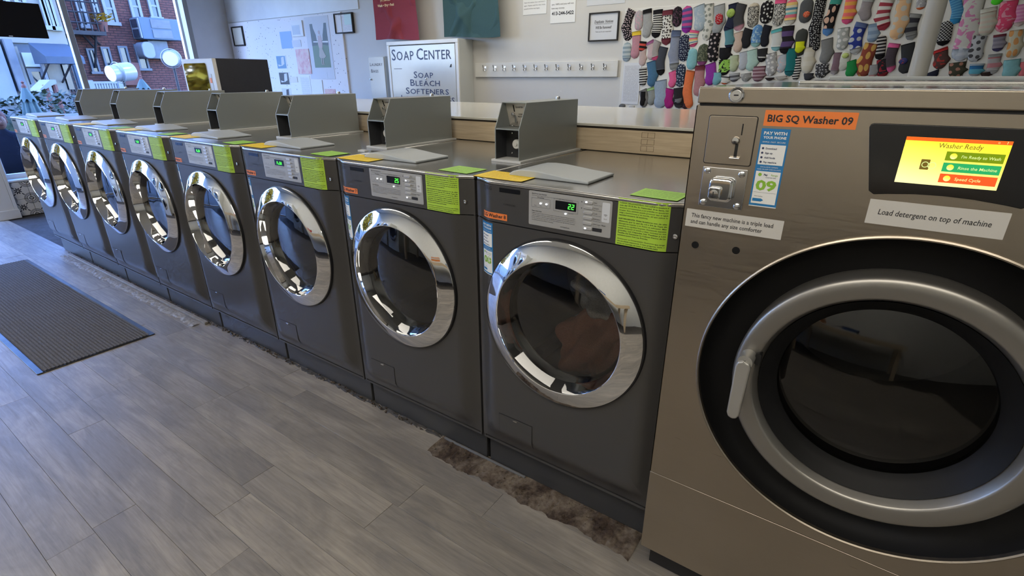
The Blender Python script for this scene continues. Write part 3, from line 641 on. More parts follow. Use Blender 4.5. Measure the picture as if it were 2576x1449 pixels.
        place('top_lock', cm('tpl', lambda: MB().lathe([(.0001, 1.384), (.008, 1.383), (.009, 1.380), (.009, 1.372)], .615, .615, 16, 'z').mesh('top_lock')), 'chrome_soft', cb)
    return r
mat('button_dark', (.018, .018, .02), .4)
for i in range(1, 9): make_washer(i)

# laundry turning behind the nearest washer's glass
def laundry(u, v):
    t = 2 * PI * u; a = PI * v; n = 1 + .16 * math.sin(3 * t + 4 * a) + .10 * math.sin(5 * t - 3 * a + 1) + .05 * math.sin(11 * t + 7 * a)
    return (.405 + .135 * n * math.sin(a) * math.cos(t), .09 + .10 * n * math.sin(a) * math.sin(t), .640 + .115 * n * math.cos(a) + .05 * math.sin(a) * math.cos(t))
tag(MB().grid(laundry, 64, 32).build('laundry', 'cloth_brown', ang=3), 'rust and beige laundry bunched inside the nearest charcoal washer', 'laundry')
lg = bpy.data.objects['laundry']; lg.data.materials[0] = M['cloth_brown']
def laundry2(u, v):
    t = 2 * PI * u; a = PI * v; n = 1 + .2 * math.sin(2 * t + 5 * a) + .1 * math.sin(7 * t)
    return (.40 + .09 * n * math.sin(a) * math.cos(t), .11 + .08 * n * math.sin(a) * math.sin(t), .790 + .055 * n * math.cos(a) - .04 * math.sin(a) * math.cos(t))
tag(MB().grid(laundry2, 48, 24).build('laundry', 'cloth_white', ang=3), 'pale crumpled cloth on top of the rust laundry behind the glass', 'laundry')

# loose notice sheets on the tops
ORD = {8: 'nearest', 7: 'second', 6: 'third', 5: 'fourth', 4: 'fifth', 3: 'sixth'}
def sheet(w, d, mt, loc, rz, label, cat, curl=.004):
    rs = random.Random(int(loc[0] * 1000)); ph = rs.uniform(0, 6)
    mb = MB()
    for dz in (0, -.0006):
        mb.grid(lambda u, v: ((u - .5) * w, (v - .5) * d, dz + .0014 + curl * max(0, (abs(u - .5) * 2) - .75) ** 2 * 4 * (1 + math.sin(ph)) * .5), 12, 4)
    o = mb.build('notice_sheet', mt, loc=loc); o.rotation_euler = (0, 0, rz); return tag(o, label, cat, 'notice sheets lying on the washers')
for i in range(3, 9):
    X0 = (i - 8) * SP; rz = random.uniform(-.06, .06)
    sheet(.185, .115, 'yellow_notice', (X0 + .088 + random.uniform(-.006, .008), .012 + random.uniform(-.004, .008), ZT + .0002), rz - .02, 'yellow notice sheet on the front left of the %s washer from the steel one' % ORD[i], 'notice')
    sheet(.130, .105, 'green_notice', (X0 + .588 + random.uniform(-.008, .004), .024 + random.uniform(-.002, .006), ZT + .0002), -rz, 'lime green notice sheet on the front right of the %s washer from the steel one' % ORD[i], 'notice')
tag(MB().box(-.022, .022, -.012, .012, 0, .004).build('paper_slip', 'paper_white', loc=(-.775, .16, ZT + .0002)), 'small white paper slip between two washer tops', 'paper slip')

# ================================================================== the big steel washer
BX0, BX1, BY, BXC, BZC = .694, 1.614, -.13, 1.154, .802
bw = tag(empty('big_steel_washer', (BXC, .35, 0)), 'large brushed-steel washer with lit yellow screen and wide round door', 'washing machine')
def bb(mb): return mb.map(lambda x, y, z: (x - BXC, y - .35, z))
bb(MB().box(BX0, BX0 + .006, BY + .004, .88, .10, 1.402).box(BX1 - .006, BX1, BY + .004, .88, .10, 1.402).box(BX0, BX1, .874, .88, .10, 1.402).box(BX0, BX1, BY + .03, .88, .10, .11)).build('side_panels', 'stainless', bw)
bb(MB().box(BX0 + .02, BX1 - .02, -.085, .85, .003, .10)).build('plinth', 'black_plastic', bw)
bb(polar_panel(BX0, BX1, .3955, 1.400, BXC, BZC, .374, lambda x, z: BY, 144, 6).add(*merge(MB().box(BX0, BX0 + .002, BY, BY + .01, .3955, 1.4).box(BX0, BX1, BY + .0002, BY + .01, 1.398, 1.4)))).build('front_panel', 'stainless', bw)
bb(MB().box(BX0, BX1, BY, BY + .012, .10, .3935)).build('lower_panel', 'stainless', bw, bevel=.0012)
bb(MB().box(BX0 + .004, BX1 - .004, BY + .003, BY + .010, .385, .40)).build('panel_gap', 'black_rubber', bw)
bb(MB().box(BX0 + .004, BX1 - .004, BY + .006, BY + .03, 1.398, 1.406)).build('panel_gap', 'black_rubber', bw)
bb(MB().box(BX0, BX1, BY, BY + .012, 1.4055, 1.437)).build('top_fascia', 'stainless', bw, bevel=.0025)
bb(MB().box(BX0, BX1, BY + .004, .88, 1.430, 1.4385)).build('top_panel', 'top_mirror', bw, bevel=.0015)
bb(MB().box(BX0 + .12, BX1, .40, .86, 1.4385, 1.446)).build('dispenser_lid', 'top_mirror', bw, bevel=.002)
# door
bb(MB().lathe([(.378, BY + .001), (.3775, BY - .0045), (.3745, BY - .0065), (.3715, BY - .004), (.3700, BY + .004)], BXC, BZC, 144)).build('door_rim', 'stainless', bw)
bb(MB().lathe([(.3705, BY + .002), (.366, BY + .028), (.352, BY + .050), (.330, BY + .062), (.285, BY + .066)], BXC, BZC, 144)).build('door_recess', 'black_matte', bw)
ring = bb(MB().lathe([(.292, BY + .066), (.2935, BY + .030), (.2932, BY + .008), (.2915, BY + .001), (.2875, BY - .0035), (.281, BY - .0058), (.272, BY - .0064), (.260, BY - .0058), (.251, BY - .0040), (.2475, BY - .0022), (.2455, BY + .0006), (.2405, BY + .0120), (.2355, BY + .0240), (.233, BY + .036)], BXC, BZC, 144)).build('door_ring', 'ring_satin', bw, ang=.9)
bb(MB().lathe([(.2355, BY + .018), (.226, BY + .030), (.214, BY + .045), (.203, BY + .058), (.1985, BY + .072)], BXC, BZC, 128)).build('inner_bezel', 'black_matte', bw)
bb(MB().lathe([(.203 * math.sqrt(1 - k / 14.0) if k < 14 else .0005, BY + .064 - .030 * (k / 14.0)) for k in range(15)], BXC, BZC, 96)).build('door_glass', 'steel_door_glass', bw)
bb(MB().lathe([(.202, BY + .075), (.205, BY + .11), (.225, BY + .13), (.30, BY + .135)], BXC, BZC, 96)).build('gasket', 'black_rubber', bw)
bb(MB().lathe([(.325, BY + .13), (.325, .55), (.30, .60), (.1, .62), (.0005, .60)], BXC, BZC, 96)).build('drum', 'drum_steel', bw)
# lever
HX, HY = .889, BY - .042
lv = bb(MB().prism([(HX - .016 + (x_ if True else 0), z_) for x_, z_ in [(0.0, .705), (.004, .694), (.014, .690), (.024, .694), (.029, .705), (.033, .835), (.030, .846), (.016, .851), (.004, .846), (.0, .835)]], 'y', HY - .008, HY + .006)).build('lever', 'lever_satin', bw, bevel=.004, seg=3)
bb(MB().tube([(HX + .002, HY, .846), (HX + .004, HY + .05, .848)], .0165, 24)).build('lever_boss', 'lever_satin', lv).matrix_parent_inverse.identity()
bb(MB().text('Z', HX + .003, HY - .0185, .853, .007)).build('lever_mark', 'ink', lv, smooth=False)
bb(MB().rrect(HX + .018, HX + .030, .832, .862, .005, 'y', BY - .014, BY + .01)).build('catch', 'black_plastic', lv)
# coin plate
cp = bb(MB().rrect(.7255, .8215, 1.2820, 1.3810, .004, 'y', BY - .0025, BY + .001)).build('coin_plate', 'stainless', bw, bevel=.0008)
bb(MB().rrect(.7240, .8230, 1.2805, 1.3825, .005, 'y', BY - .0008, BY + .001)).build('plate_gap', 'black_rubber', cp)
bb(MB().box(.7942, .7966, BY - .0030, BY, 1.344, 1.367)).build('coin_slot', 'black_gloss', cp)
bb(MB().lathe([(.0085, BY - .002), (.0085, BY - .005), (.0065, BY - .008), (.0001, BY - .009)], .786, 1.3325, 24)).build('return_button', 'chrome_soft', cp)
bb(MB().box(.7862, .7925, BY - .0030, BY, 1.300, 1.3255)).build('lever_slot', 'black_gloss', cp)
bb(MB().prism([(BY - .002, 1.3005), (BY - .011, 1.2985), (BY - .012, 1.2965), (BY - .002, 1.2975)], 'x', .779, .800)).build('return_tray', 'chrome_soft', cp, bevel=.0007)
# coin lock
lp = bb(MB().rrect(.7270, .8205, 1.1860, 1.2740, .002, 'y', BY - .004, BY + .001)).build('lock_plate', 'chrome_soft', bw, bevel=.001)
bb(MB().rrect(.748, .799, 1.2030, 1.2545, .012, 'y', BY - .024, BY - .003)).build('lock_block', 'chrome', lp, bevel=.006, seg=3)
bb(MB().rrect(.7515, .7775, 1.2085, 1.2365, .006, 'y', BY - .034, BY - .020)).build('lock_boss', 'chrome', lp, bevel=.003, seg=3)
bb(MB().lathe([(.0085, BY - .033), (.0085, BY - .037), (.0030, BY - .0375), (.0001, BY - .0375)], .764, 1.222, 24)).build('lock_barrel', 'chrome_soft', lp)
bb(MB().box(.7630, .7650, BY - .0385, BY - .037, 1.217, 1.227)).build('key_slot', 'ink', lp)
for a, b in ((.7375, 1.2655), (.8095, 1.2640), (.7375, 1.1955), (.8095, 1.1945)):
    bb(MB().lathe([(.0072, BY - .004), (.0068, BY - .007), (.004, BY - .009), (.0001, BY - .0095)], a, b, 20)).build('bolt', 'chrome_soft', lp)
# labels on the front
os_ = bb(MB().rrect(.8335, .9945, 1.3650, 1.3955, .0005, 'y', BY - .0010, BY, 1)).build('number_sticker', 'sticker_orange', bw)
bb(MB().text('BIG SQ Watcher 09'.replace('Watcher', 'Washer'), .914, BY - .0014, 1.3735, .0135, width=.148, bold=.022)).build('lettering', 'ink', os_, smooth=False)
pay_sticker(bw, 'paybig', '09', .8325 - BXC, .8865 - BXC, 1.2010, 1.3600, None, BY - .35)
p1 = bb(MB().rrect(.7025, .9080, 1.1335, 1.1750, .0005, 'y', BY - .0010, BY, 1)).build('paper_label', 'paper_cream', bw); p1.data.materials[0] = M['label_white'] if 'label_white' in M else mat('label_white', (.58, .56, .52), .5)
bb(MB().text('This fancy new machine is a triple load', .7145, BY - .0014, 1.1570, .0092, width=.174, align='L', bold=.006).text('and can handle any size comforter', .7145, BY - .0014, 1.1425, .0092, width=.154, align='L', bold=.006)).build('lettering', 'ink', p1, smooth=False)
p2 = bb(MB().rrect(1.0465, 1.2505, 1.1935, 1.2405, .0005, 'y', BY - .0010, BY, 1)).build('paper_label', M['label_white'], bw)
bb(MB().text('Load detergent on top of machine', 1.0640, BY - .0014, 1.2130, .0105, width=.166, align='L', bold=.004, shear=.12)).build('lettering', 'ink', p2, smooth=False)
for a, b in ((.732, 1.091), (.823, 1.094)):
    bb(MB().lathe([(.0085, BY - .0006), (.0001, BY - .0008)], a, b, 24)).build('screw_hole', 'black_matte', bw)
kl = bb(MB().lathe([(.0155, BY), (.0155, BY - .004), (.013, BY - .006), (.0105, BY - .0055), (.0100, BY - .0065), (.0001, BY - .0068)], .7735, 1.4225, 28)).build('key_lock', 'chrome_soft', bw)
bb(MB().box(.7690, .7780, BY - .0074, BY - .0065, 1.4212, 1.4240)).build('key_slot', 'ink', kl)
# screen
arc = [(1.267 - .008, 1.2495)] + [(1.154 + .105 * t, 1.2585 - .009 * t * t) for t in (.8, .4, 0, -.4, -.8)] + [(1.041 + .008, 1.2495)]
poly = [(1.022, 1.3785), (1.286, 1.3785), (1.2915, 1.3765), (1.293, 1.371), (1.268, 1.2555)] + arc + [(1.040, 1.2555), (1.0155, 1.371), (1.017, 1.3765)]
sp_ = bb(MB().prism(poly, 'y', BY - .0022, BY + .001)).build('screen_bezel', 'black_gloss', bw, bevel=.0012)
SX0, SX1, SZ0, SZ1 = 1.0755, 1.2195, 1.2765, 1.3580
def sq(nm, u0, u1, v0, v1, mt, y=-.0026, r=0):
    X = lambda u: SX0 + u * (SX1 - SX0); Z = lambda v: SZ0 + v * (SZ1 - SZ0)
    mb = MB().rrect(X(u0), X(u1), Z(v0), Z(v1), r, 'y', BY + y, BY + y + .0004, 4) if r else MB().box(X(u0), X(u1), BY + y, BY + y + .0004, Z(v0), Z(v1))
    return bb(mb).build(nm, mt, sp_, smooth=False)
m = mat('screen_glow', (0, 0, 0), .3, emit=(1, .8, .1), es=1.0); c = N(m, 'ShaderNodeTexCoord').outputs['Generated']; s = N(m, 'ShaderNodeSeparateXYZ'); L(m, c, s.inputs[0])
L(m, ramp(m, math_(m, 'ADD', s.outputs['Z'], math_(m, 'MULTIPLY', s.outputs['X'], .25)), [(0, (1, .90, .42)), (.55, (1, .80, .14)), (1.0, (1, .72, .03))]), B(m).inputs['Emission Color'])
sq('screen', 0, 1, 0, 1, 'screen_glow'); sq('title_bar', 0, 1, .925, 1, 'screen_orange', -.0029)
for k, (mt, t) in enumerate((('screen_olive', "I'm Ready to Wash"), ('screen_green', 'Rinse the Machine'), ('screen_red', 'Speed Cycle'))):
    v1 = .735 - k * .235; sq('screen_button', .435, .975, v1 - .19, v1, mt, -.0029)
    X = SX0 + .585 * (SX1 - SX0); Z = SZ0 + (v1 - .125) * (SZ1 - SZ0)
    bb(MB().text(t, X, BY - .0034, Z, .0050, align='L', maxw=.052, bold=.01, shear=.1)).build('button_text', 'screen_lime', sp_, smooth=False)
    bb(MB().lathe([(.0050, BY - .0034), (.0001, BY - .0034)], SX0 + .51 * (SX1 - SX0), SZ0 + (v1 - .095) * (SZ1 - SZ0), 20)).build('button_icon', 'screen_glow', sp_)
bb(MB().text('Washer Ready', SX0 + .55 * (SX1 - SX0), BY - .0034, SZ0 + .80 * (SZ1 - SZ0), .0082, width=.060, shear=.1)).build('screen_title', 'screen_ink', sp_, smooth=False)
bb(MB().text('?', SX0 + .955 * (SX1 - SX0), BY - .0036, SZ0 + .94 * (SZ1 - SZ0), .0042, bold=.02).text('o', SX0 + .88 * (SX1 - SX0), BY - .0036, SZ0 + .945 * (SZ1 - SZ0), .0040)).build('title_icons', 'screen_lime', sp_, smooth=False)
wx, wz = SX0 + .275 * (SX1 - SX0), SZ0 + .43 * (SZ1 - SZ0)
bb(MB().rrect(wx - .009, wx + .004, wz - .009, wz + .009, .001, 'y', BY - .0032, BY - .0028, 2)).build('washer_icon', 'screen_ink', sp_)
bb(MB().lathe([(.0052, BY - .0036), (.0040, BY - .0036)], wx - .002, wz, 20).lathe([(.0062, BY - .0034), (.0048, BY - .0034)], wx + .008, wz - .001, 20)).build('icon_door', 'screen_lime', sp_)

# ================================================================== folding counter behind the washers
ct = tag(empty('folding_counter', (-2.1, 1.3, 0)), 'long white laminate folding counter with raw lumber edge behind the washers', 'counter')
def cc(mb): return mb.map(lambda x, y, z: (x + 2.1, y - 1.3, z))
cc(MB().box(-5.0, .655, .712, 1.91, 1.265, 1.276)).build('counter_top', 'laminate', ct, bevel=.002)
xs = [-5.0, -2.62, -.86, .655]
for a, b in zip(xs[:-1], xs[1:]): cc(MB().box(a + .001, b - .001, .722, .760, 1.166, 1.2575)).build('edge_board', 'lumber', ct, bevel=.003)
cc(MB().box(-5.0, .655, 1.86, 1.90, 1.166, 1.2575)).build('rear_board', 'lumber', ct, bevel=.003)
cc(MB().box(-4.98, .64, .765, .785, .0, 1.2575)).build('front_panel', 'subfloor', ct)
cc(MB().box(-4.98, .64, 1.80, 1.82, .0, 1.2575)).build('rear_panel', 'white_paint', ct)
mat('stamp_ink', (.22, .15, .09), .7)
cc(MB().box(-5.0, .655, .720, 1.90, 1.2575, 1.265)).build('core_shadow_edge', 'bark', ct)  # brown board core, coloured dark to stand in for the shadow gap
sb = MB()
for k in range(3): 
    z0 = 1.178 + k * .026
    for e in ((.245, .300, z0, z0 + .0012), (.245, .300, z0 + .020, z0 + .0212), (.245, .2462, z0, z0 + .02), (.2988, .300, z0, z0 + .02), (.270, .2712, z0, z0 + .02)): sb.box(e[0], e[1], .7214, .722, e[2], e[3])
cc(sb).build('grade_stamp', 'stamp_ink', ct)

# white ledge behind the steel washer and the steel pole
tag(MB().box(.84, 3.4, 1.02, 1.50, 0, 1.444).box(.83, 3.41, 1.01, 1.51, 1.444, 1.456).build('service_bulkhead', 'cab_white', bevel=.003), 'white boxed-in ledge behind the big steel washer', 'ledge')
pb = hit(2303, 204, 'y', 1.25)
tag(MB().tube([(pb.x, 1.25, 1.456), (pb.x, 1.25, CEIL)], .030, 32).build('support_pole', 'pipe_beige'), 'round beige steel pole rising behind the big steel washer', 'pole')

# ================================================================== on the back wall
def W3(px, py, d=0.0): return hit(px, py, 'y', WALL_Y - d)
def wrect(px0, py0, px1, py1, d=0.0):
    """world x0,x1,z0,z1 of an upright rectangle on the back wall from its pixel corners"""
    cx, cyy = (px0 + px1) / 2, (py0 + py1) / 2
    return W3(px0, cyy, d).x, W3(px1, cyy, d).x, W3(cx, py1, d).z, W3(cx, py0, d).z
# bulletin area and panels
a = W3(578, 58); b = W3(857, 36)
bd = struct('trim_5', MB().box(-6.79, W3(862, 60).x, WALL_Y - .018, WALL_Y, 1.0, W3(700, 47).z), 'pinboard', 'pitted white pinboard panel on the back wall by the window', 'pinboard')
struct('trim_6', MB().box(-6.79, -4.05, WALL_Y - .010, WALL_Y, W3(700, 47).z + .012, CEIL), 'board_white', 'smooth white wall panel above the pinboard', 'wall panel')
struct('trim_7', MB().box(W3(1572, 60).x, W3(2447, 100).x, WALL_Y - .012, WALL_Y, .9, W3(1700, 14).z), 'board_white', 'white board covered with lost socks', 'display board', bevel=.002)
struct('trim_8', MB().box(W3(2449, 100).x, 4.15, WALL_Y - .012, WALL_Y, .9, W3(1700, 14).z), 'board_white', 'second white sock board at the right', 'display board', bevel=.002)

def framed(name, px, frame_mat, paper_mat, label, cat, fw=.016, d=.02, base=.0, fn=None):
    x0, x1, z0, z1 = wrect(*px, d + base); cx, cz = (x0 + x1) / 2, (z0 + z1) / 2; w, h = (x1 - x0) / 2, (z1 - z0) / 2
    t = tag(empty(name, (cx, WALL_Y - base, cz)), label, cat)
    MB().box(-w, w, -d, 0, h - fw, h).box(-w, w, -d, 0, -h, -h + fw).box(-w, -w + fw, -d, 0, -h + fw, h - fw).box(w - fw, w, -d, 0, -h + fw, h - fw).build('frame', frame_mat, t, bevel=.002)
    MB().box(-w + fw, w - fw, -d * .45, 0, -h + fw, h - fw).build('sheet', paper_mat, t)
    if fn: fn(t, w - fw, h - fw, -d * .45)
    return t
def paper(name, px, mt, label, cat, base=0.0, th=.0012, fn=None, tilt=0):
    x0, x1, z0, z1 = wrect(*px, base + th); cx, cz = (x0 + x1) / 2, (z0 + z1) / 2; w, h = (x1 - x0) / 2, (z1 - z0) / 2
    o = tag(MB().box(-w, w, -th, 0, -h, h).build(name, mt, loc=(cx, WALL_Y - base - .0006, cz)), label, cat); o.rotation_euler = (0, tilt, 0)
    if fn: fn(o, w, h, -th)
    return o
PB = .018
framed('picture_frame', (584, 66, 611, 116), 'dark_edge', 'paper_cream', 'small dark frame with cream sheet high on the pinboard', 'picture frame', base=PB)
def f_dup(t, w, h, y):
    MB().text('Duplicate  Notices', 0, y - .0006, h * .30, .020, width=w * 1.35, bold=.02, shear=.2).text('If these machines are in use, please wait your turn', 0, y - .0006, h * .19, .008, width=w * 1.3).text('Will Be Removed!', 0, y - .0006, -h * .15, .020, width=w * 1.15, bold=.02, shear=.2).text('Thank you for your cooperation!', 0, y - .0006, -h * .42, .010, width=w * 1.15).build('lettering', 'ink_grey', t, smooth=False)
framed('framed_notice', (1480, 30, 1555, 103), 'dark_edge', 'paper_grey', 'black framed notice about duplicate notices beside the sock boards', 'notice', fw=.010, fn=f_dup)
def f_notice(t, w, h, y):
    mb = MB()
    for k, s in enumerate(('Please be kind', 'to the machines', 'Thank you')): pass
    MB().box(w * .05, w, y - .0008, y, -h * .2, h).build('printed_corner', 'lime_print', t)
mat('lime_print', (.55, .72, .66), .5)
framed('framed_notice', (840, 32, 886, 84), 'dark_edge', 'letter_print', 'dark framed notice with a pale green corner beside the pinboard', 'notice', fw=.013, d=.03, fn=f_notice)
# poster with a standing figure in a garden
def f_poster(t, w, h, y):
    g = (-.60 * w, .78 * w, -.62 * h, .78 * h); gx = lambda u: g[0] + u * (g[1] - g[0]); gz = lambda v: g[2] + v * (g[3] - g[2]); yy = y - .0006
    MB().box(gx(0), gx(1), yy, y, gz(0), gz(.62)).build('lawn', 'print_green', t)
    MB().box(gx(0), gx(1), yy, y, gz(.62), gz(1)).build('print_sky', 'paper_grey', t)
    def blob(pts, nm, mt, o=-.0012): MB().prism([(gx(u), gz(v)) for u, v in pts], 'y', y + o, y + o + .0005).build(nm, mt, t, smooth=False)
    blob([(0, .5), (.34, .52), (.30, .75), (.18, .9), (.16, 1), (0, 1)], 'tree_print', 'print_dark'); blob([(.66, .52), (1, .5), (1, 1), (.86, 1), (.82, .9), (.72, .74)], 'tree_print', 'print_dark')
    blob([(.1, .585), (1, .565), (1, .60), (.1, .61)], 'bench_print', 'paper_white', -.0016)
    blob([(.42, .73), (.60, .73), (.66, .55), (.60, .40), (.42, .40), (.38, .55)], 'dress_top', 'print_pink', -.0022); blob([(.42, .46), (.58, .46), (.78, .26), (.70, .22), (.42, .22), (.36, .26)], 'dress_skirt', 'print_beige', -.0026)
    blob([(.46, .23), (.50, .23), (.50, .06), (.46, .06)], 'leg_print', 'print_pink', -.0024); blob([(.56, .23), (.60, .23), (.60, .06), (.56, .06)], 'leg_print', 'print_pink', -.0024)
    blob([(.46 + .05 + .055 * math.cos(k), .80 + .045 * math.sin(k)) for k in [i * .52 for i in range(12)]], 'head_print', 'print_pink', -.0028)
for n_, c_ in (('print_green', (.10, .17, .08)), ('print_dark', (.035, .05, .035)), ('print_pink', (.48, .36, .34)), ('print_beige', (.40, .36, .29))): mat(n_, c_, .5)
paper('poster', (775, 40, 834, 199), 'paper_grey', 'tall poster of a standing figure on a lawn pinned to the board', 'poster', PB, .002, f_poster)
paper('poster', (706, 79, 735, 122), mat('print_blue', (.20, .36, .68), .5), 'bright blue poster on the pinboard', 'poster', PB)
def f_ph(t, w, h, y): MB().box(-w * .9, w * .5, y - .0006, y, -h * .75, h * .45).build('photo', mat('photo_grey', (.30, .33, .38), .4), t)
paper('pinned_photo', (733, 52, 761, 92), 'paper_white', 'white-bordered grey photo pinned at the top of the board', 'photo', PB, .012, f_ph)
m = mat('print_floral', (.7, .5, .48), .5); L(m, ramp(m, noise(m, objco(m), 14, 4), [(.3, (.72, .58, .46)), (.5, (.70, .42, .40)), (.62, (.62, .28, .26)), (.75, (.78, .66, .58))]), B(m).inputs['Base Color'])
paper('poster', (747, 123, 780, 186), 'print_floral', 'pink floral poster on the pinboard', 'poster', PB, .008)
def f_card(c1, c2):
    def fn(t, w, h, y):
        MB().box(-w * .86, w * .86, y - .0006, y, -h * .9, h * .9).build('card_print', c1, t)
        MB().prism([(-w * .7, -h * .3), (-w * .05, -h * .45), (w * .1, h * .7), (w * .6, h * .8), (w * .55, -h * .25), (w * .1, -h * .5), (-w * .6, -h * .6)], 'y', y - .0012, y - .0006).build('card_figure', c2, t)
    return fn
paper('postcard', (695, 139, 721, 174), 'paper_white', 'blue landscape postcard at the top of the column of three', 'postcard', PB, .0015, f_card(mat('card_blue', (.13, .28, .42), .5), M['paper_grey']))
paper('postcard', (702, 181, 729, 214), 'paper_white', 'black postcard with a pale open book, middle of three', 'postcard', PB, .0015, f_card(mat('card_black', (.03, .03, .032), .5), M['paper_grey']))
paper('postcard', (709, 221, 733, 250), 'paper_white', 'black and white postcard lowest of the three', 'postcard', PB, .0015, f_card(M['paper_grey'], M['card_black']))
paper('pinned_note', (730, 193, 748, 207), 'paper_cream', 'small cream card beside the open-book postcard', 'note', PB, .004)
paper('pinned_note', (735, 101, 757, 118), 'paper_grey', 'pale grey note under the pinned photo', 'note', PB, .003)
paper('pinned_sheet', (757, 190, 782, 245), 'letter_print', 'tall white sheet under the pink floral poster', 'paper sheet', PB, .002)
paper('pinned_sheet', (784, 201, 812, 245), 'paper_white', 'blank white sheet under the tall poster', 'paper sheet', PB, .006)
paper('pinned_sheet', (782, 181, 824, 199), 'paper_grey', 'wide pale sheet just below the tall poster', 'paper sheet', PB, .003)
paper('pinned_sheet', (818, 224, 844, 245), 'print_floral', 'small pinkish sheet at the lower right of the pinboard', 'paper sheet', PB, .003)
# signs above the hooks
def f_edl(t, w, h, y):
    MB().text('E DL', -w * .9, y - .0006, h * .42, .030, width=w * .54, align='L', bold=.02).text('Error Door Lock', -w * .25, y - .0006, h * .44, .014, width=w * 1.0, align='L').text('Open the washer door and close it', -w * .9, y - .0006, h * .02, .010, width=w * 1.8, align='L').text('again. Repeat until the door locks', -w * .9, y - .0006, -h * .25, .010, width=w * 1.8, align='L').text('properly and the wash begins.', -w * .9, y - .0006, -h * .52, .010, width=w * 1.35, align='L').build('lettering', 'ink_grey', t, smooth=False)
paper('wall_sign', (1316, -22, 1375, 36), 'paper_white', 'white sign with bold letters E DL above the hooks', 'sign', 0, .003, f_edl)
def f_tel(t, w, h, y):
    MB().text('you 100% and you will not', -w * .9, y - .0006, h * .12, .013, width=w * 1.75, align='L').text('lose any money.', -w * .9, y - .0006, -h * .12, .013, width=w * 1.05, align='L').text('413-244-5422', 0, y - .0006, -h * .50, .026, width=w * 1.75, bold=.03).build('lettering', 'ink', t, smooth=False)
paper('wall_sign', (1385, -25, 1448, 57), 'paper_white', 'white sign with the telephone number 413-244-5422', 'sign', 0, .004, f_tel)
paper('wall_sign', (1478, -60, 1574, 11), 'paper_grey', 'lower edge of a wide pale sheet above the framed notice', 'sign', 0, .002)
paper('sock_list', (1566, 158, 1609, 262), 'list_print', 'tall printed list in a plastic sleeve left of the socks', 'paper sheet', .013, .002)
# hook board
x0, x1, z0, z1 = wrect(1198, 155, 1556, 194)
hb = tag(empty('hook_board', ((x0 + x1) / 2, WALL_Y, (z0 + z1) / 2)), 'cream wooden rail with twelve coat hooks', 'hook rail')
w, h = (x1 - x0) / 2, (z1 - z0) / 2
MB().box(-w, w, -.02, 0, -h, h).build('rail', 'board_white', hb, bevel=.003)
for k in range(12):
    px = [1221, 1246.5, 1270, 1295, 1322, 1349, 1376, 1404, 1434, 1463.5, 1492.5, 1523][k]; q = W3(px, 169, .02); xx, zz = q.x - (x0 + x1) / 2, 0.012
    MB().tube([(xx, -.022, zz + .012), (xx, -.030, zz - .002), (xx, -.052, zz + .002), (xx, -.060, zz + .030)], [.0035, .0035, .0035, .0055], 7).tube([(xx, -.024, zz - .002), (xx, -.038, zz - .022), (xx, -.052, zz - .020), (xx, -.054, zz - .006)], [.0035, .0033, .0033, .005], 7).box(xx - .009, xx + .009, -.023, -.019, zz - .016, zz + .020).build('hook', 'chrome_soft', hb)
# soap cabinet
SD = .22; FYC = WALL_Y - SD
sx0, sx1 = hit(972, 106, 'y', FYC).x, hit(1152, 100, 'y', FYC).x; sz1 = hit(1060, 101, 'y', FYC).z; sz0 = .95
sc = tag(empty('soap_cabinet', ((sx0 + sx1) / 2, FYC, sz0)), 'white wall cabinet lettered SOAP CENTER', 'cabinet'); w = (sx1 - sx0) / 2; h = sz1 - sz0
MB().box(-w, w, .012, SD, 0, h).build('body', 'cab_white', sc, bevel=.004)
MB().box(-w, w, -.004, .012, h - .035, h).box(-w, w, -.004, .012, 0, .03).box(-w, -w + .035, -.004, .012, .03, h - .035).box(w - .035, w, -.004, .012, .03, h - .035).build('face_frame', 'cab_frame', sc, bevel=.003)
dr = MB().box(-w + .042, w - .042, -.003, .010, .036, h - .042).build('door', 'cab_white', sc, bevel=.003)
MB().box(-w + .036, w - .036, .006, .011, .031, h - .036).build('door_gap', 'dark_edge', sc)
def caps(mb, t, xc, z, H, y, width):
    """small-capital lettering: initials taller"""
    tmp = MB(); x = 0
    for word in t.split(' '):
        for i_, ch in enumerate(word):
            hh = H if i_ == 0 else H * .80; v, f = text_geo(ch, .006); k = hh / .70
            tmp.add([(x + (a - v[:, 0].min()) * k, y, z + b * k) for a, b in v], f); x += (v[:, 0].max() - v[:, 0].min()) * k + H * .13
        x += H * .26
    tot = x - H * .39; s = width / tot
    return mb.add([(xc + (a - tot / 2) * s, b, c_) for a, b, c_ in tmp.v], tmp.f)
FZ = lambda py: hit(1065, py, 'y', FYC).z - sz0
FX = lambda px: hit(px, 150, 'y', FYC).x - (sx0 + sx1) / 2
for t_, px0, px1, pyb, pyt in (('SOAP CENTER', 987, 1136, 150, 121), ('SOAP', 1039, 1088, 196, 179.5), ('BLEACH', 1029, 1104, 216, 199.5), ('SOFTENERS', 1016, 1126, 236.5, 220.5), ('LAUNDRY BAGS', 1003, 1140, 256.5, 240)):
    caps(MB(), t_, (FX(px0) + FX(px1)) / 2, FZ(pyb), FZ(pyt) - FZ(pyb), -.0045, FX(px1) - FX(px0)).build('lettering', 'ink_navy', dr, smooth=False)
MB().prism([(FX(1131), FZ(170)), (FX(1134), FZ(163)), (FX(1136), FZ(162)), (FX(1135.5), FZ(170))], 'y', -.006, -.003).build('door_pull', 'ink', dr); MB().box(FX(990), FX(1010), -.0042, -.003, FZ(173), FZ(171.6)).build('scratch', 'ink_grey', dr)
MB().lathe([(.007, -.003), (.007, -.008), (.0001, -.010)], FX(1069.5), FZ(198.5), 14).build('door_lock', 'chrome_soft', dr)
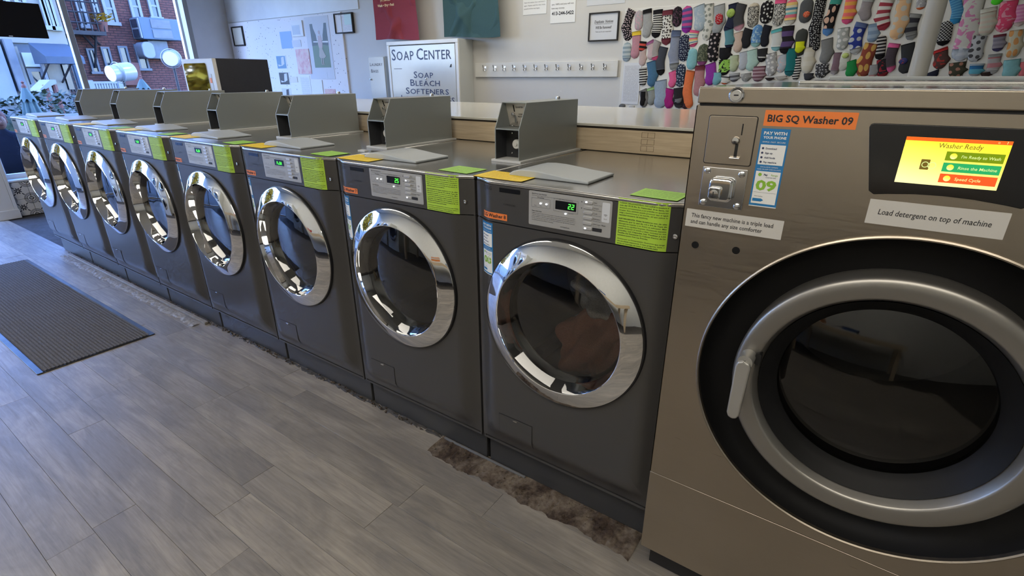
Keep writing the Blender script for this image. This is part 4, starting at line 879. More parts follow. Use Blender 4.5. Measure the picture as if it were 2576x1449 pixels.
# laundry-bag cabinet
BD = .15; FB = WALL_Y - BD; q0, q1 = hit(926, 150, 'y', FB), hit(966, 145, 'y', FB)
lb = tag(empty('laundry_bag_cabinet', ((q0.x + q1.x) / 2, FB, .95)), 'narrow white cabinet lettered LAUNDRY BAGS left of the soap cabinet', 'cabinet'); w = (q1.x - q0.x) / 2; h = hit(946, 142, 'y', FB).z - .95
MB().box(-w, w, .01, BD, 0, h).build('body', 'cab_white', lb, bevel=.003)
d2 = MB().box(-w + .006, w - .006, -.004, .010, .006, h - .006).build('door', 'cab_white', lb, bevel=.003)
FZ = lambda py: hit(946, py, 'y', FB).z - .95
caps(caps(MB(), 'LAUNDRY', 0, FZ(166), FZ(157.5) - FZ(166), -.0052, w * 1.55), 'BAGS', -w * .25, FZ(182.5), FZ(174) - FZ(182.5), -.0052, w * .9).build('lettering', 'ink_grey', d2, smooth=False)
MB().lathe([(.008, -.004), (.009, -.016), (.0001, -.019)], -w * .82, FZ(200), 14).build('knob', 'chrome_soft', d2)
# T-shirts
def shirt(px, mt, label, seed, d=.05):
    x0, x1, z0, z1 = wrect(*px, d); cx = (x0 + x1) / 2; w = (x1 - x0) / 2; H = .80; ph = random.Random(seed).uniform(0, 6)
    t = tag(empty('t_shirt', (cx, WALL_Y - d, z0)), label, 'shirt', 'shirts hanging on the back wall')
    def S(side):
        def fn(u, v):
            fold = .030 * math.sin(8 * u + 3 * v + ph) + .045 * abs(math.sin(5 * u - 7 * v + 2 * ph)) + .034 * abs(math.sin(9 * u + 8 * v + ph)) * (.4 + v) + .008 * math.sin(27 * u - 18 * v + ph)
            x = -w * (1.0 - .10 * v) + 2 * w * (1.0 - .10 * v) * u; e = math.sin(PI * u) ** .5
            return (x + .006 * math.sin(7 * v + ph), (-.022 * e + fold * e) if side < 0 else (.012 * e), H * v + .012 * math.sin(4 * u + ph) * (1 - v))
        return fn
    MB().grid(S(-1), 40, 40).add(*merge(MB().grid(S(1), 40, 40))).build('body', mt, t, ang=3)
    for s_ in (-1, 1):
        MB().grid(lambda u, v: (s_ * (w * .86 + .20 * u), -.02 * math.sin(PI * v) * (1 - .3 * u), H - .02 - .10 * u - .20 * v * (1 - .15 * u)), 8, 10).grid(lambda u, v: (s_ * (w * .86 + .20 * u), .012 * math.sin(PI * v), H - .02 - .10 * u - .20 * v * (1 - .15 * u)), 8, 10).build('sleeve', mt, t, ang=3)
    MB().tube([(-w * .8, 0, H - .02), (0, -.01, H + .05), (w * .8, 0, H - .02)], .004, 6).build('hanger', 'iron', t)
    return t, w, z0
t, w, z0 = shirt((941, 5, 1051, 100), 'shirt_red', 'dark red t-shirt hanging on the back wall above the soap cabinet', 1, .14)
dz = lambda py: hit(990, py, 'y', WALL_Y - .14).z - z0
MB().text('Wash • Dry • Fold', 0, -.115, dz(19), dz(13) - dz(19), width=w * .74, bold=.03).text('(413) 584-5323', 0, -.115, dz(6), dz(1.5) - dz(6), width=w * .44, bold=.02).build('lettering', 'gold_ink', t, smooth=False)
shirt((1114, 0, 1257, 93), 'shirt_teal', 'dark teal t-shirt hanging on the back wall right of the red one', 4, .13)

# ================================================================== microwave and television
mw = tag(empty('microwave', (-3.97, 1.335, 1.276)), 'white-fronted microwave with black case on the folding counter', 'microwave')
w, dp, h = .27, .25, .328
MB().box(-w, w, -dp + .03, dp, .012, h).build('case', 'micro_body', mw, bevel=.006)
MB().rrect(-w, w, .008, h, .006, 'y', -dp, -dp + .032).build('front_frame', 'micro_white', mw, bevel=.004)
do = MB().rrect(-w + .035, w - .115, .040, h - .035, .02, 'y', -dp - .004, -dp + .004).build('door_window', 'micro_glass', mw)
MB().rrect(w - .098, w - .060, .05, h - .12, .004, 'y', -dp - .002, -dp + .002).build('keypad', 'paper_grey', mw)
MB().rrect(w - .094, w - .064, .135, .175, .003, 'y', -dp - .004, -dp).build('clock_display', 'sticker_orange', mw)
for sx_ in (-1, 1):
    for sy_ in (-1, 1): MB().tube([(sx_ * (w - .05), sy_ * (dp - .05), 0), (sx_ * (w - .05), sy_ * (dp - .05), .013)], .014, 12).build('foot', 'black_rubber', mw)
XT = -6.2; t0, t1, t2 = hit(122, 97, 'x', XT), hit(100, 10, 'x', XT), hit(0, 94, 'x', XT)
th = t1.z - t0.z; tw = th * 1.72; yr = (t0.y + t1.y) / 2
tv = tag(empty('television', (XT, yr - tw / 2, t0.z)), 'black television hanging in front of the window at the upper left', 'television')
MB().box(-.035, 0, -tw / 2, tw / 2, 0, th).build('case', 'tv_black', tv, bevel=.004)
MB().box(0, .0015, -tw / 2 + .012, tw / 2 - .012, .018, th - .012).build('screen', 'tv_black', tv)
MB().box(0, .004, tw * .5 - .315, tw * .5 - .285, .004, .012).build('brand_tag', 'paper_grey', tv)
MB().tube([(-.02, 0, th - .05), (-.06, 0, th * .7), (-.06, 0, CEIL - t0.z)], .018, 12).build('ceiling_mount', 'iron', tv)

# ================================================================== socks on the boards
_sm = {}
def sockmat(kind, c1, c2=None, sc=1.0):
    key = (kind, c1, c2, sc)
    if key in _sm: return _sm[key]
    m = mat('knit_%d' % len(_sm), c1, .9, spec=.15); uv = N(m, 'ShaderNodeUVMap'); uv.uv_map = 'UVMap'; u = uv.outputs[0]
    f = None
    if kind == 'stripe':
        s = N(m, 'ShaderNodeSeparateXYZ'); L(m, u, s.inputs[0]); f = math_(m, 'GREATER_THAN', math_(m, 'FRACT', math_(m, 'MULTIPLY', s.outputs[1], 34 * sc)), .5)
    elif kind == 'rainbow':
        s = N(m, 'ShaderNodeSeparateXYZ'); L(m, u, s.inputs[0]); fr = math_(m, 'FRACT', math_(m, 'MULTIPLY', s.outputs[1], 9 * sc))
        base = ramp(m, fr, [(0, (.70, .16, .22)), (.2, (.72, .50, .18)), (.4, c1), (.55, (.10, .24, .32)), (.7, c1), (.85, (.20, .48, .48))], 'CONSTANT')
    elif kind in ('dot', 'star', 'oval'):
        v = N(m, 'ShaderNodeTexVoronoi', voronoi_dimensions='2D'); v.inputs['Scale'].default_value = 66 * sc; v.inputs['Randomness'].default_value = .55; L(m, mapping(m, u, (1, .55 if kind == 'oval' else 1, 1)), v.inputs['Vector'])
        f = math_(m, 'LESS_THAN', v.outputs['Distance'], {'dot': .26, 'star': .30, 'oval': .34}[kind])
    elif kind == 'blotch': f = math_(m, 'GREATER_THAN', noise(m, u, 70 * sc, 2, .5, 1.0), .53)
    elif kind == 'leopard':
        n_ = noise(m, u, 80 * sc, 2, .5, 1.5); f = math_(m, 'MULTIPLY', math_(m, 'GREATER_THAN', n_, .44), math_(m, 'LESS_THAN', n_, .56))
    elif kind == 'lattice':
        ck = N(m, 'ShaderNodeTexChecker'); ck.inputs['Scale'].default_value = 120 * sc; L(m, u, ck.inputs['Vector']); f = ck.outputs['Fac']
    fine = noise(m, u, 500, 2)
    if kind == 'rainbow': b = base
    elif f is None: b = mixc(m, noise(m, u, 60, 3), tuple(x * .82 for x in c1), tuple(min(1, x * 1.18) for x in c1))
    else: b = mixc(m, f, c1, c2)
    L(m, mixc(m, math_(m, 'MULTIPLY', fine, .25), b, (.02, .02, .02)), B(m).inputs['Base Color']); bump(m, fine, .3, .002)
    _sm[key] = m; return m

def sock_geo(c, b, t, wd, oval, v0, v1, lift, thick):
    """inflated strip of knit along a bent spine, from cuff c over bend b to toe t (x,z on the board)"""
    c, b, t = (np.array((q.x, q.z)) for q in (c, b, t))
    n = 20; P = [(1 - s) ** 2 * c + 2 * s * (1 - s) * b + s * s * t for s in np.linspace(0, 1, n)]
    ln = np.concatenate([[0], np.cumsum([np.linalg.norm(P[i + 1] - P[i]) for i in range(n - 1)])]); T = ln[-1]
    rows = []; ss = [s for s in np.linspace(v0, v1, max(4, int(18 * (v1 - v0)) + 1))]
    side = np.sign(np.cross(b - c, t - b)) if np.linalg.norm(b - (c + t) / 2) > 1e-4 else 0
    for s in ss:
        d = s * T; i = min(n - 2, max(0, int(np.searchsorted(ln, d) - 1))); f = (d - ln[i]) / max(1e-9, ln[i + 1] - ln[i]); p = P[i] * (1 - f) + P[i + 1] * f
        tg = P[i + 1] - P[i]; tg = tg / np.linalg.norm(tg); nr = np.array((-tg[1], tg[0]))
        re = min(1, (T - d) / (wd * .55)); k = math.sqrt(max(0.0, 1 - (1 - re) ** 2))
        if oval: r0 = min(1, d / (wd * .5)); k *= math.sqrt(max(0.0, 1 - (1 - r0) ** 2))
        k = max(k, .04); hw = wd / 2 * k * (1 - .10 * math.exp(-((s - .5) / .18) ** 2) * (0 if oval else 1))
        heel = 0 if oval else .24 * wd * math.exp(-((s - .55) / .11) ** 2)
        rows.append((p, nr, hw, heel * side, d, k))
    M_ = 8; vs = []; uvs = []
    for p, nr, hw, heel, d, k in rows:
        for j in range(M_ + 1):
            a = PI * j / M_; off = -math.cos(a) * hw; q = p + nr * (off + (heel if (off * heel < 0) else 0) * -1 * (abs(off) / max(hw, 1e-6)))
            vs.append((q[0], WALL_Y - .0125 - lift - thick * math.sin(a) * k, q[1])); uvs.append((off, d))
    R_ = len(rows); fs = [(i * (M_ + 1) + j, i * (M_ + 1) + j + 1, (i + 1) * (M_ + 1) + j + 1, (i + 1) * (M_ + 1) + j) for i in range(R_ - 1) for j in range(M_)]
    fs += [tuple(range(M_ + 1)), tuple(range((R_ - 1) * (M_ + 1), R_ * (M_ + 1)))[::-1]]
    fs += [(i * (M_ + 1), (i + 1) * (M_ + 1), (i + 1) * (M_ + 1) + M_, i * (M_ + 1) + M_) for i in range(R_ - 1)]
    return vs, fs, uvs
def sock_part(name, parent, geo, mt, org):
    vs, fs, uvs = geo; me = bpy.data.meshes.new(name); me.from_pydata([(a - org[0], b - org[1], c - org[2]) for a, b, c in vs], [], fs); me.update()
    ul = me.uv_layers.new(name='UVMap')
    for lp_ in me.loops: ul.data[lp_.index].uv = uvs[lp_.vertex_index]
    me.polygons.foreach_set('use_smooth', [True] * len(me.polygons)); me.materials.append(mt)
    o = bpy.data.objects.new(name, me); col.objects.link(o)
    if parent: o.parent = parent
    else: o.location = org
    return o
K_, WH, GR, LG_, NV, CH, PK, HP, TE, AQ = (.012, .011, .013), (.66, .65, .60), (.27, .28, .28), (.46, .47, .47), (.018, .022, .05), (.055, .055, .06), (.55, .28, .34), (.72, .10, .24), (.04, .22, .24), (.26, .52, .55)
LB, PU, OR, CR, BU, OL = (.36, .45, .53), (.30, .03, .36), (.80, .20, .07), (.62, .58, .47), (.16, .035, .05), (.07, .08, .05)
# (crop, cuff x,y, toe x,y, width, oval, bend offset, (kind, colour, colour2, scale), cuff colour, toe colour, label)
S = [
('A', 228, 112, 195, 470, 92, 0, -45, ('dot', K_, (.66, .52, .54), 1), None, None, 'tall black sock with white and pink dots at the top left corner'),
('A', 310, 118, 300, 352, 86, 1, 0, ('blotch', (.42, .40, .41), (.60, .38, .44), .7), None, None, 'grey no-show liner with pink trim beside the tall dotted sock'),
('A', 402, 108, 385, 440, 92, 0, 10, ('plain', (.36, .37, .37)), K_, None, 'long grey sock with black cuff in the top row'),
('A', 355, 478, 332, 600, 78, 0, 0, ('stripe', K_, (.6, .08, .06), .9), None, None, 'short black sock tip with red bands at left'),
('A', 528, 112, 490, 442, 98, 0, 8, ('stripe', WH, K_, 1.9), K_, K_, 'black and white striped sock with black toe, top row'),
('A', 640, 116, 620, 525, 106, 0, 0, ('star', WH, (.03, .02, .02), .8), BU, BU, 'white sock scattered with black stars'),
('A', 757, 72, 742, 312, 98, 1, 0, ('blotch', K_, (.10, .05, .08), .8), None, None, 'black slipper sock with faint flowers, top row'),
('A', 862, 66, 848, 385, 108, 1, 12, ('stripe', (.50, .07, .25), (.09, .09, .27), .75), None, PU, 'pink and blue striped sock with purple toe'),
('A', 1000, 62, 992, 368, 118, 0, 18, ('blotch', LB, (.46, .52, .56), .5), None, None, 'pale blue ankle sock in the top row'),
('A', 1120, 45, 1082, 472, 98, 0, 10, ('star', (.60, .60, .55), (.25, .27, .24), .45), None, None, 'cream crew sock with sparse grey motifs'),
('A', 1238, 55, 1190, 392, 116, 0, 20, ('plain', (.33, .35, .36)), None, None, 'plain mid-grey ankle sock beside the navy and lime one'),
('A', 1238, 158, 1240, 285, 82, 1, 0, ('star', (.40, .01, .02), (.5, .3, .3), 1.3), None, None, 'small dark red oval sock pinned over the grey ankle sock'),
('A', 1400, 40, 1310, 385, 104, 0, 30, ('plain', NV), None, NV, 'navy crew sock in the top row'),
('A', 1378, 100, 1372, 205, 92, 1, 0, ('blotch', (.36, .50, .12), (.25, .38, .08), .6), None, None, 'round lime patch sock over the navy crew sock'),
('A', 1348, 345, 1345, 562, 92, 0, 6, ('stripe', (.10, .25, .29), (.10, .25, .29), .5), None, NV, 'teal crew sock with navy toe'),
('A', 1500, 42, 1478, 352, 116, 0, -30, ('plain', CH), None, PK, 'charcoal sock with rose pink toe'),
('A', 1478, 90, 1470, 330, 52, 0, 0, ('stripe', PK, (.10, .05, .06), .5), None, None, 'rose pink and black banded sock beside the charcoal one'),
('A', 1640, 30, 1618, 322, 118, 1, 0, ('leopard', (.55, .53, .47), K_, 1), (.5, .45, .36), None, 'beige sock with black leopard print'),
('A', 1802, 2, 1770, 276, 138, 1, 0, ('dot', K_, (.55, .55, .52), .62), None, None, 'wide black sock with large grey dots'),
('A', 1955, -5, 1900, 305, 118, 0, 0, ('leopard', WH, K_, 1.1), HP, None, 'white leopard sock with bright pink cuff'),
('A', 2085, -10, 2050, 292, 126, 1, 0, ('rainbow', (.66, .60, .46), None, 1.2), None, (.66, .64, .58), 'cream slipper sock with rainbow stripes'),
('A', 2262, -20, 2222, 268, 140, 1, 0, ('plain', (.085, .09, .095)), None, None, 'wide dark grey slipper sock'),
('A', 2252, 130, 2250, 205, 78, 1, 0, ('dot', (.62, .10, .04), (.7, .4, .3), 1.4), None, None, 'small orange-red oval patch on the wide dark grey sock'),
('A', 2425, -30, 2335, 604, 118, 0, -20, ('dot', K_, (.5, .5, .48), 1.25), None, None, 'very long black sock with tiny white dots'),
('A', 172, 488, 160, 716, 90, 1, 0, ('stripe', (.28, .36, .40), (.50, .56, .58), .9), None, LB, 'pale blue striped slipper sock at the left edge'),
('A', 278, 362, 245, 680, 92, 0, 12, ('plain', (.52, .26, .31)), (.78, .55, .05), None, 'pink crew sock with yellow cuff'),
('A', 432, 478, 430, 692, 80, 0, 25, ('plain', (.58, .44, .45)), (.30, .10, .24), None, 'pale pink ankle sock with mauve cuff'),
('A', 528, 472, 502, 700, 84, 0, -25, ('plain', (.36, .33, .32)), None, HP, 'taupe ankle sock with hot pink toe'),
('A', 350, 565, 342, 766, 74, 0, 0, ('plain', (.55, .42, .40)), None, None, 'dusty rose ankle sock above the black and white striped one'),
('A', 597, 542, 560, 874, 92, 0, -20, ('plain', (.055, .062, .080)), None, K_, 'slate grey crew sock with black toe'),
('A', 742, 350, 718, 826, 100, 0, -14, ('plain', (.25, .28, .36)), (.10, .13, .22), GR, 'long blue-grey sock with darker cuff'),
('A', 840, 396, 820, 712, 116, 1, 0, ('dot', NV, (.35, .40, .45), 1), None, None, 'navy slipper sock with small white flowers'),
('A', 952, 350, 942, 542, 100, 0, -14, ('rainbow', (.68, .62, .52), None, 2.2), HP, HP, 'short rainbow striped sock with pink toe and cuff'),
('A', 928, 556, 912, 808, 110, 1, 0, ('plain', (.24, .50, .54)), None, None, 'plain aqua slipper sock above the orange one'),
('A', 1062, 505, 1030, 762, 112, 1, 0, ('blotch', (.06, .075, .05), (.17, .18, .12), 1), None, (.30, .08, .22), 'olive camouflage ankle sock with plum toe'),
('A', 1195, 382, 1165, 724, 116, 0, -10, ('dot', K_, (.42, .36, .35), .5), None, None, 'black crew sock with large pale blots'),
('A', 1458, 372, 1430, 608, 94, 0, 18, ('plain', (.58, .44, .36)), None, None, 'beige ankle sock in the middle row'),
('A', 1585, 332, 1555, 558, 104, 0, -25, ('plain', (.020, .021, .024)), None, None, 'black ankle sock left of the blue watercolour one'),
('A', 1690, 282, 1652, 548, 112, 1, 0, ('blotch', (.10, .24, .48), (.36, .52, .60), .6), None, (.30, .55, .55), 'blue watercolour slipper sock'),
('A', 1805, 292, 1768, 542, 92, 0, -22, ('plain', (.014, .016, .024)), None, None, 'plain dark navy ankle sock right of the watercolour one'),
('A', 1900, 336, 1885, 594, 112, 0, 12, ('stripe', (.60, .62, .60), (.60, .62, .60), .4), (.10, .42, .44), AQ, 'white ankle sock with aqua cuff and toe'),
('A', 2040, 298, 1992, 628, 128, 0, 0, ('stripe', (.018, .016, .02), (.11, .07, .19), .45), None, K_, 'black sock with purple bands'),
('A', 2205, 328, 2150, 652, 128, 1, 0, ('plain', (.05, .055, .05)), None, None, 'dark grey slipper sock with yellow sole'),
('A', 2180, 480, 2158, 615, 96, 0, 0, ('stripe', (.72, .78, .02), (.60, .66, .02), .4), None, None, 'bright yellow sock half over the dark grey slipper'),
('A', 1310, 552, 1285, 700, 128, 0, 0, ('plain', K_), None, None, 'black sock top above the lime green sock'),
('A', 1302, 690, 1282, 874, 124, 0, 0, ('blotch', (.30, .58, .10), K_, .55), None, K_, 'lime green and black sock with black toe'),
('A', 1412, 640, 1396, 832, 92, 0, 0, ('plain', (.46, .52, .34)), None, None, 'pale green ankle sock'),
('A', 1518, 598, 1490, 812, 88, 0, 15, ('plain', (.46, .49, .54)), None, None, 'pale lilac-grey ankle sock'),
('A', 1612, 576, 1580, 822, 124, 0, 18, ('plain', (.42, .60, .54)), None, None, 'mint green ankle sock'),
('A', 1736, 562, 1725, 720, 112, 0, 0, ('plain', (.025, .025, .026)), None, None, 'short black sock in the third row'),
('A', 1735, 655, 1728, 690, 100, 0, 0, ('stripe', WH, K_, 1.6), None, None, 'white double band sock end over the short black one'),
('A', 1832, 618, 1822, 882, 120, 0, 12, ('star', (.40, .40, .40), (.70, .70, .68), .55), None, None, 'grey sock with white triangles'),
('A', 1965, 632, 1930, 842, 98, 0, 12, ('blotch', (.44, .50, .56), (.60, .50, .50), .6), None, None, 'pastel tie-dye ankle sock'),
('A', 2085, 558, 2048, 884, 118, 0, 0, ('stripe', (.015, .17, .17), (.015, .17, .17), .5), None, (.02, .14, .15), 'dark teal ankle sock'),
('A', 2142, 668, 2118, 928, 78, 0, 0, ('stripe', K_, WH, 1.8), None, None, 'narrow black and white striped sock beside the teal one'),
('A', 2290, 545, 2245, 852, 122, 0, 0, ('stripe', CR, (.66, .63, .54), .5), None, None, 'cream ankle sock with beige bands'),
('A', 2485, 448, 2440, 738, 124, 0, 18, ('plain', (.21, .215, .215)), None, None, 'mid-grey ankle sock with a folded cuff'),
('A', 2435, 738, 2405, 905, 140, 0, 0, ('dot', CH, (.5, .5, .5), .9), None, None, 'charcoal ankle sock with small white hearts'),
('A', 2275, 848, 2262, 935, 104, 0, 0, ('plain', (.05, .052, .062)), None, None, 'charcoal sock half hidden under the steel ledge'),
('A', 448, 710, 446, 1006, 98, 0, 14, ('plain', (.07, .17, .29)), None, None, 'denim blue ankle sock'),
('A', 352, 785, 348, 998, 82, 0, 0, ('stripe', WH, K_, 1.6), None, None, 'small white sock with thick black stripes at left'),
('A', 795, 736, 778, 1006, 104, 1, 0, ('dot', (.028, .04, .075), (.4, .45, .5), .8), None, None, 'navy slipper sock with pale dots beside the hot pink one'),
('A', 692, 826, 668, 1012, 80, 0, 20, ('plain', (.78, .13, .30)), None, None, 'small hot pink ankle sock'),
('A', 908, 815, 892, 1255, 96, 0, -30, ('plain', OR), None, None, 'long bright orange sock'),
('A', 1015, 756, 985, 1115, 104, 0, 0, ('plain', (.46, .22, .23)), BU, None, 'dusty rose crew sock with burgundy cuff'),
('A', 1132, 735, 1108, 988, 112, 0, 20, ('plain', (.28, .04, .34)), None, None, 'plain purple ankle sock'),
('A', 1215, 838, 1190, 985, 104, 0, 0, ('plain', (.20, .46, .52)), None, None, 'turquoise ankle sock under the lime and black one'),
('A', 1312, 885, 1290, 978, 92, 0, 0, ('plain', WH), CH, (.75, .16, .06), 'white sock with charcoal cuff and orange toe'),
('A', 1412, 848, 1408, 948, 112, 0, 0, ('stripe', (.40, .41, .42), (.10, .10, .11), 1.0), None, None, 'grey striped sock lying along the ledge'),
('A', 1548, 848, 1545, 945, 108, 0, 0, ('blotch', (.30, .30, .29), (.44, .44, .42), .6), None, None, 'mottled grey sock along the ledge'),
('A', 1702, 766, 1680, 945, 136, 0, 0, ('stripe', (.19, .085, .11), (.42, .30, .33), 1.3), None, None, 'burgundy and pink striped sock'),
('A', 1825, 898, 1820, 935, 120, 0, 0, ('plain', (.04, .03, .03)), None, None, 'black sock cuff peeking over the steel ledge'),
('A', 1960, 880, 1955, 930, 140, 0, 0, ('plain', (.56, .53, .48)), None, None, 'pale beige sock peeking over the steel ledge'),
('A', 552, 930, 540, 1255, 136, 0, 10, ('plain', (.34, .42, .52)), None, None, 'wide light blue heather ankle sock'),
('A', 350, 1040, 345, 1240, 84, 0, 20, ('plain', (.20, .20, .20)), None, None, 'grey ankle sock at the bottom left of the board'),
('A', 362, 1060, 348, 1225, 48, 0, 0, ('plain', K_), None, None, 'narrow black sock over the grey ankle sock'),
('A', 440, 1015, 432, 1218, 80, 0, 15, ('plain', (.30, .32, .30)), (.32, .50, .22), None, 'grey ankle sock with lime cuff'),
('A', 668, 1025, 668, 1255, 98, 0, -18, ('plain', (.40, .02, .20)), None, None, 'bright magenta ankle sock'),
('A', 768, 1015, 772, 1255, 110, 0, 0, ('plain', (.025, .022, .026)), None, (.06, .055, .06), 'black ankle sock beside the magenta one'),
('A', 770, 1140, 775, 1195, 80, 0, 0, ('plain', (.22, .22, .23)), None, None, 'grey patch of a folded sock over the black ankle sock'),
('A', 110, 1198, 112, 1262, 84, 1, 0, ('plain', (.13, .135, .14)), None, None, 'dark grey sock lying low left of the paper list'),
('A', 225, 1212, 222, 1262, 100, 1, 0, ('plain', (.50, .50, .49)), None, None, 'off-white sock lying low under the paper list'),
('A', 840, 1198, 850, 1262, 60, 0, 0, ('plain', (.05, .025, .035)), None, None, 'small dark sock at the foot of the orange sock'),
('B', 312, -15, 190, 436, 122, 0, -10, ('oval', K_, (.62, .40, .30), .5), (.05, .30, .24), (.10, .25, .55), 'black sock with peach ovals and blue toe'),
('B', 495, -25, 425, 295, 132, 0, 0, ('stripe', (.80, .16, .16), (.80, .38, .08), .7), None, HP, 'hot orange and pink striped sock'),
('B', 705, -20, 672, 250, 128, 0, -28, ('plain', (.30, .27, .28)), (.36, .38, .38), None, 'mauve-grey ankle sock with paler cuff'),
('B', 935, -10, 890, 364, 152, 0, -42, ('stripe', WH, (.34, .05, .07), .75), None, (.36, .045, .07), 'red and white striped crew sock with red toe'),
('B', 1135, -20, 1012, 480, 162, 0, 10, ('star', (.74, .47, .26), (.55, .55, .50), .3), None, None, 'peach crew sock with small pale figures'),
('B', 1342, -25, 1320, 118, 112, 0, 0, ('blotch', (.38, .38, .40), (.62, .62, .62), .6), None, OR, 'grey sock with orange toe at the top edge'),
('B', 1272, 165, 1222, 484, 128, 0, -28, ('stripe', (.20, .205, .20), (.035, .035, .045), .6), GR, GR, 'grey and black striped ankle sock left of the pole'),
('B', 1742, -30, 1728, 292, 128, 0, 35, ('stripe', (.06, .24, .48), (.12, .36, .58), 2.0), None, (.04, .28, .58), 'bright blue ribbed sock right of the pole'),
('B', 1645, 250, 1590, 556, 156, 1, 0, ('lattice', K_, (.42, .42, .42), 1), None, K_, 'black slipper sock with white lattice'),
('B', 1985, -40, 1795, 745, 232, 0, 0, ('blotch', (.64, .64, .60), (.66, .26, .46), .32), None, (.50, .56, .64), 'long white sock with large pink flowers'),
('B', 1835, 528, 1800, 742, 160, 1, 0, ('stripe', (.48, .53, .62), (.58, .62, .68), .9), None, None, 'pale blue frilled sock at the foot of the flowered one'),
('B', 2150, 95, 2095, 434, 182, 0, 10, ('stripe', (.56, .57, .48), (.60, .50, .42), 1.1), (.58, .58, .50), None, 'cream sock with thin pastel stripes'),
('B', 2255, -40, 2248, 58, 140, 1, 0, ('plain', (.10, .75, .04)), None, None, 'neon green sock toe at the top edge'),
('B', 2405, 8, 2312, 392, 198, 0, 0, ('blotch', (.74, .08, .18), (.76, .32, .40), .4), None, None, 'large hot pink ankle sock'),
('B', 2560, 50, 2512, 320, 128, 0, 0, ('stripe', (.62, .22, .42), (.68, .34, .50), 1.6), None, (.66, .52, .50), 'pink ribbed sock at the right edge'),
('B', 398, 335, 370, 606, 130, 0, 0, ('star', (.40, .42, .40), (.68, .68, .66), .45), None, None, 'grey sock with white bows'),
('B', 622, 275, 552, 656, 138, 0, -38, ('star', (.03, .05, .27), (.52, .54, .55), .35), (.10, .14, .30), LG_, 'royal blue crew sock with white animals and grey toe'),
('B', 762, 285, 735, 514, 122, 0, 0, ('stripe', (.22, .31, .44), (.34, .44, .56), .7), None, None, 'light blue striped ankle sock'),
('B', 742, 525, 628, 935, 162, 0, -24, ('oval', (.27, .065, .04), (.62, .38, .10), .42), None, None, 'rust red sock with yellow motifs'),
('B', 860, 422, 828, 725, 110, 1, 0, ('stripe', (.52, .50, .48), K_, 1.5), None, K_, 'black and white slipper sock with black toe'),
('B', 332, 634, 272, 905, 92, 0, 0, ('plain', (.22, .14, .17)), None, (.36, .32, .32), 'mauve ankle sock with pale toe'),
('B', 428, 612, 370, 856, 132, 1, 0, ('plain', (.64, .66, .58)), None, None, 'white slipper sock with lime tint'),
('B', 420, 640, 415, 705, 84, 1, 0, ('plain', (.55, .66, .22)), None, None, 'pale lime patch on the white slipper sock'),
('B', 482, 734, 455, 935, 118, 0, 18, ('plain', (.02, .27, .07)), None, None, 'bright green ankle sock'),
('B', 1015, 524, 962, 874, 128, 0, -30, ('plain', (.075, .058, .070)), (.70, .12, .30), (.74, .14, .32), 'charcoal sock with bright pink cuff and toe'),
('B', 1172, 526, 1110, 892, 150, 0, 24, ('plain', (.04, .042, .045)), None, None, 'black ankle sock just left of the pole'),
('B', 1120, 700, 1112, 780, 110, 1, 0, ('blotch', (.05, .06, .20), (.42, .08, .10), .6), None, None, 'blue and red patch sock over the black one by the pole'),
('B', 872, 715, 862, 935, 138, 0, 0, ('blotch', (.022, .02, .024), (.28, .025, .035), .45), None, (.28, .03, .04), 'black sock with dark red toe'),
('B', 758, 782, 742, 935, 112, 0, 0, ('plain', (.33, .33, .33)), None, (.68, .36, .36), 'grey sock with salmon toe'),
('B', 1562, 590, 1522, 836, 158, 0, 30, ('blotch', (.10, .055, .05), (.42, .05, .04), .45), (.45, .03, .03), None, 'dark sock with red cuff right of the pole'),
('B', 1775, 752, 1748, 940, 186, 0, 0, ('dot', (.065, .062, .042), (.45, .22, .16), .42), None, None, 'dark olive sock with coral flowers'),
('B', 2045, 430, 1992, 748, 176, 0, -22, ('star', (.50, .52, .55), (.08, .08, .09), .45), None, None, 'pale grey sock with black marks right of the panel seam'),
('B', 2288, 414, 2252, 624, 136, 0, 0, ('stripe', (.22, .20, .25), (.30, .28, .33), 1.2), BU, (.07, .06, .14), 'purple-grey ribbed sock with navy toe'),
('B', 2498, 360, 2425, 706, 162, 0, 0, ('oval', (.58, .55, .42), (.68, .33, .12), .5), None, None, 'cream sock with orange leaves at the right'),
('B', 2232, 652, 2182, 900, 146, 0, 0, ('stripe', (.52, .22, .24), (.42, .40, .40), .6), GR, LG_, 'pink and grey banded sock'),
('B', 2438, 718, 2395, 960, 186, 0, 0, ('plain', (.24, .50, .53)), None, None, 'wide aqua ankle sock at the lower right'),
('B', 2015, 770, 1968, 925, 158, 0, 0, ('stripe', (.03, .16, .36), (.12, .40, .52), .5), LB, LG_, 'blue banded sock above the steel ledge'),
('B', 2585, 745, 2555, 935, 90, 0, 0, ('plain', (.70, .18, .20)), None, None, 'coral sock cut by the right edge'),
('B', 1470, 862, 1490, 940, 140, 0, 0, ('plain', (.022, .026, .05)), None, None, 'navy sock low beside the pole'),
('B', 2120, 872, 2110, 940, 120, 0, 0, ('plain', (.04, .025, .022)), None, None, 'dark brown sock low under the pink and grey one'),
]
